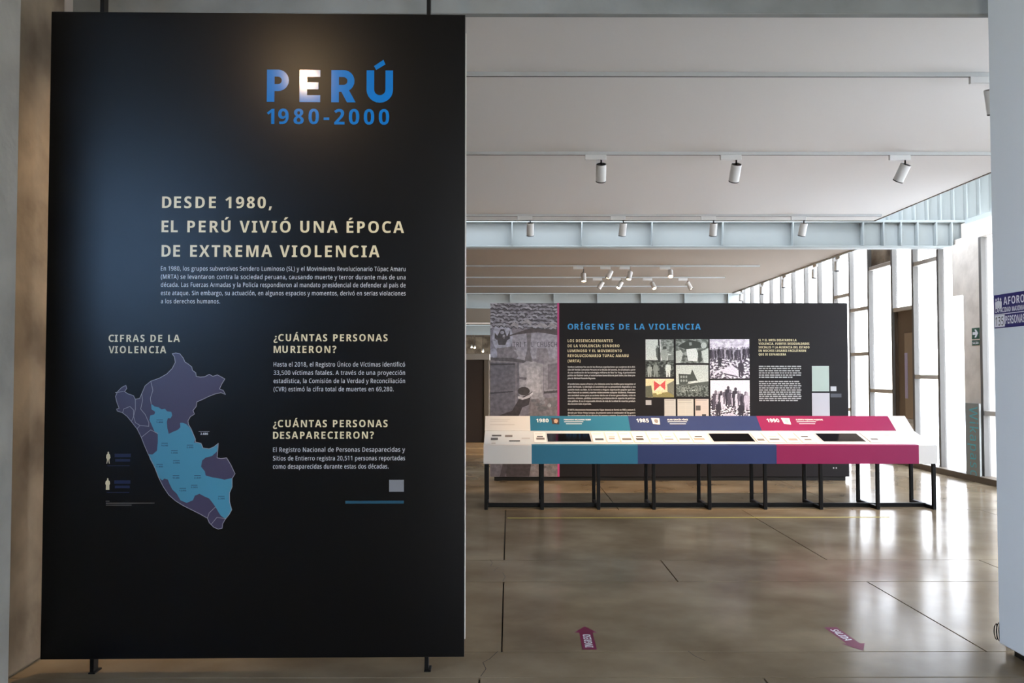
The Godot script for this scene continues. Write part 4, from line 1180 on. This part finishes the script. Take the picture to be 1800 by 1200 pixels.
# ---------------------------------------------------------------- signs
func build_signs() -> void:
	# occupancy sign on the blue-grey wall
	var b := Basis(Vector3(0, 0, 1), Vector3(0, 1, 0), Vector3(-1, 0, 0))
	var s := thing("capacity_sign", "dark blue occupancy sign with white lettering on the blue-grey wall", "sign", Vector3(2.797, 1.855, -5.228))
	var navy := flat(c8(30, 28, 104), 0.35)
	var wh := flat(c8(226, 228, 236), 0.4)
	part(s, "plate", cbox(Vector3(0.32, 0.19, 0.005), 0.001), navy, b * Vector3(0.16, 0.095, 0), b)
	text(s, "lettering", "AFORO", 0.21, 0.043, wh, b * Vector3(0.102, 0.128, 0.0032), b, "bold", 2)
	text(s, "lettering", "CAPACIDAD MAXIMA", 0.296, 0.026, wh, b * Vector3(0.012, 0.088, 0.0032), b, "bold")
	part(s, "rule", cbox(Vector3(0.31, 0.004, 0.0005), 0.0), wh, b * Vector3(0.16, 0.078, 0.0032), b)
	part(s, "number_field", cbox(Vector3(0.105, 0.068, 0.0006), 0.0), wh, b * Vector3(0.060, 0.040, 0.0032), b)
	text(s, "handwritten_number", "135", 0.082, 0.05, M.black, b * Vector3(0.018, 0.014, 0.0038), b, "regular", 4)
	text(s, "lettering", "PERSONAS", 0.19, 0.045, wh, b * Vector3(0.119, 0.020, 0.0032), b, "bold")
	for k in [[0.026, 0.118, 0.9], [0.050, 0.122, 1.1], [0.074, 0.118, 0.9]]:
		var q: float = k[2] * 0.0105
		part(s, "figure", sheet([Vector2(-q, -0.008), Vector2(q, -0.008), Vector2(q * 1.25, 0.025), Vector2(q * 0.9, 0.034), Vector2(-q * 0.9, 0.034), Vector2(-q * 1.25, 0.025)]), wh, b * Vector3(k[0], k[1], 0.0034), b)
		var head := []
		for i in 12:
			head.append(Vector2(0.0075 * cos(TAU * i / 12), 0.044 + 0.0085 * sin(TAU * i / 12)))
		part(s, "figure", sheet(head), wh, b * Vector3(k[0], k[1], 0.0034), b)
	# exit sign on the concrete pier
	s = thing("exit_sign", "small green exit sign with a white arrow on the concrete pier", "sign", Vector3(6.946, 2.0, -13.63))
	var green := flat(c8(38, 84, 70), 0.4)
	part(s, "plate", cbox(Vector3(0.215, 0.165, 0.006), 0.001), green, b * Vector3(0.11, 0.185, 0), b)
	part(s, "arrow", sheet(pts2([0.03, 0.165, 0.115, 0.165, 0.085, 0.125, 0.13, 0.125, 0.19, 0.187, 0.13, 0.245, 0.085, 0.245, 0.115, 0.207, 0.03, 0.207])), wh, b * Vector3(0, 0, 0.004), b)
	part(s, "plate", cbox(Vector3(0.215, 0.075, 0.006), 0.001), green, b * Vector3(0.11, 0.047, 0), b)
	text(s, "lettering", "SALIDA", 0.18, 0.034, wh, b * Vector3(0.02, 0.028, 0.004), b)
	# standing banner
	s = thing("standing_banner", "dark grey standing banner with tall teal lettering against the concrete pier", "banner", Vector3(6.85, 0, -13.49))
	part(s, "board", cbox(Vector3(0.03, 1.15, 0.40), 0.003), flat(c8(136, 138, 134), 0.6), Vector3(0.02, 0.575, 0))
	var bd := Basis(Vector3(0, -1, 0), Vector3(0, 0, 1), Vector3(-1, 0, 0))
	text(s, "lettering", "Wikapaso", 1.04, 0.235, flat(c8(88, 176, 190), 0.5), Vector3(0.003, 1.10, -0.07), bd, "regular", 4)
	# floor arrows
	var mag := flat(c8(112, 24, 66), 0.4, 0.2)
	var f := thing("floor_arrow", "magenta floor arrow lettered INGRESO pointing into the hall", "floor sticker", Vector3(0.471, 0, -5.56), -0.02)
	var fb := Basis(Vector3(0, 0, -1), Vector3(-1, 0, 0), Vector3(0, 1, 0))
	part(f, "arrow", sheet(pts2([-0.24, -0.041, 0.105, -0.041, 0.105, -0.070, 0.245, 0.0, 0.105, 0.070, 0.105, 0.041, -0.24, 0.041]), 0.0012), mag, Vector3.ZERO, fb)
	text(f, "lettering", "INGRESO", 0.265, 0.047, wh, Vector3(0.024, 0.002, 0.20), fb, "bold")
	f = thing("floor_arrow", "magenta floor arrow lettered SALIDA pointing out of the hall", "floor sticker", Vector3(2.03, 0, -5.54), 0.04)
	fb = Basis(Vector3(0, 0, 1), Vector3(1, 0, 0), Vector3(0, 1, 0))
	part(f, "arrow", sheet(pts2([-0.24, -0.041, 0.105, -0.041, 0.105, -0.070, 0.245, 0.0, 0.105, 0.070, 0.105, 0.041, -0.24, 0.041]), 0.0012), mag, Vector3.ZERO, fb)
	text(f, "lettering", "SALIDA", 0.235, 0.047, wh, Vector3(-0.024, 0.002, -0.185), fb, "bold")
	# coiled cable at the foot of the wall
	var c := thing("cable_coil", "small loop of black cable hanging at the foot of the blue-grey wall", "cable", Vector3(2.79, 0.07, -5.262))
	for k in 3:
		var p := []
		for i in 21:
			var a := TAU * i / 20.0
			p.append(Vector3(0.012 * k + 0.008 * sin(a), 0.05 + (0.045 + 0.006 * k) * cos(a), 0.004 * k + 0.006 * cos(a * 2.0)))
		part(c, "loop", tube(p, 0.0028, 6), M.black)

func build_background() -> void:
	var t := thing("dark_booth", "dark brown exhibition booth with a pale top trim far down the hall", "booth", Vector3(-2.6, 0, -22))
	slab(t, "wall", Vector3(-2.4, 0, -1), Vector3(2.02, 1.9, 1), flat(c8(44, 34, 26), 0.7), 0.01)
	slab(t, "top_trim", Vector3(-2.42, 1.9, -1.02), Vector3(2.15, 2.04, 1.03), flat(c8(150, 146, 138), 0.6), 0.006)
	slab(t, "corner_post", Vector3(2.02, 0, 0.9), Vector3(2.14, 1.9, 1.02), flat(c8(96, 90, 80), 0.6), 0.004)
	for k in [[-1.9, -50.0, 1.05, "hanging between its neighbours"], [-2.1, -50.6, 1.0, "on the shortest stem"], [-1.45, -50.0, 1.25, "on the longest stem"]]:
		spotlight("lit pendant spotlight at the far end of the hall, " + k[3], "far pendant spotlights", Vector3(k[0], 4.0, k[1]), Vector3(0.1, -0.7, 1), 1.0, 0.11, 0.0, 0.0, k[2] - 0.2)
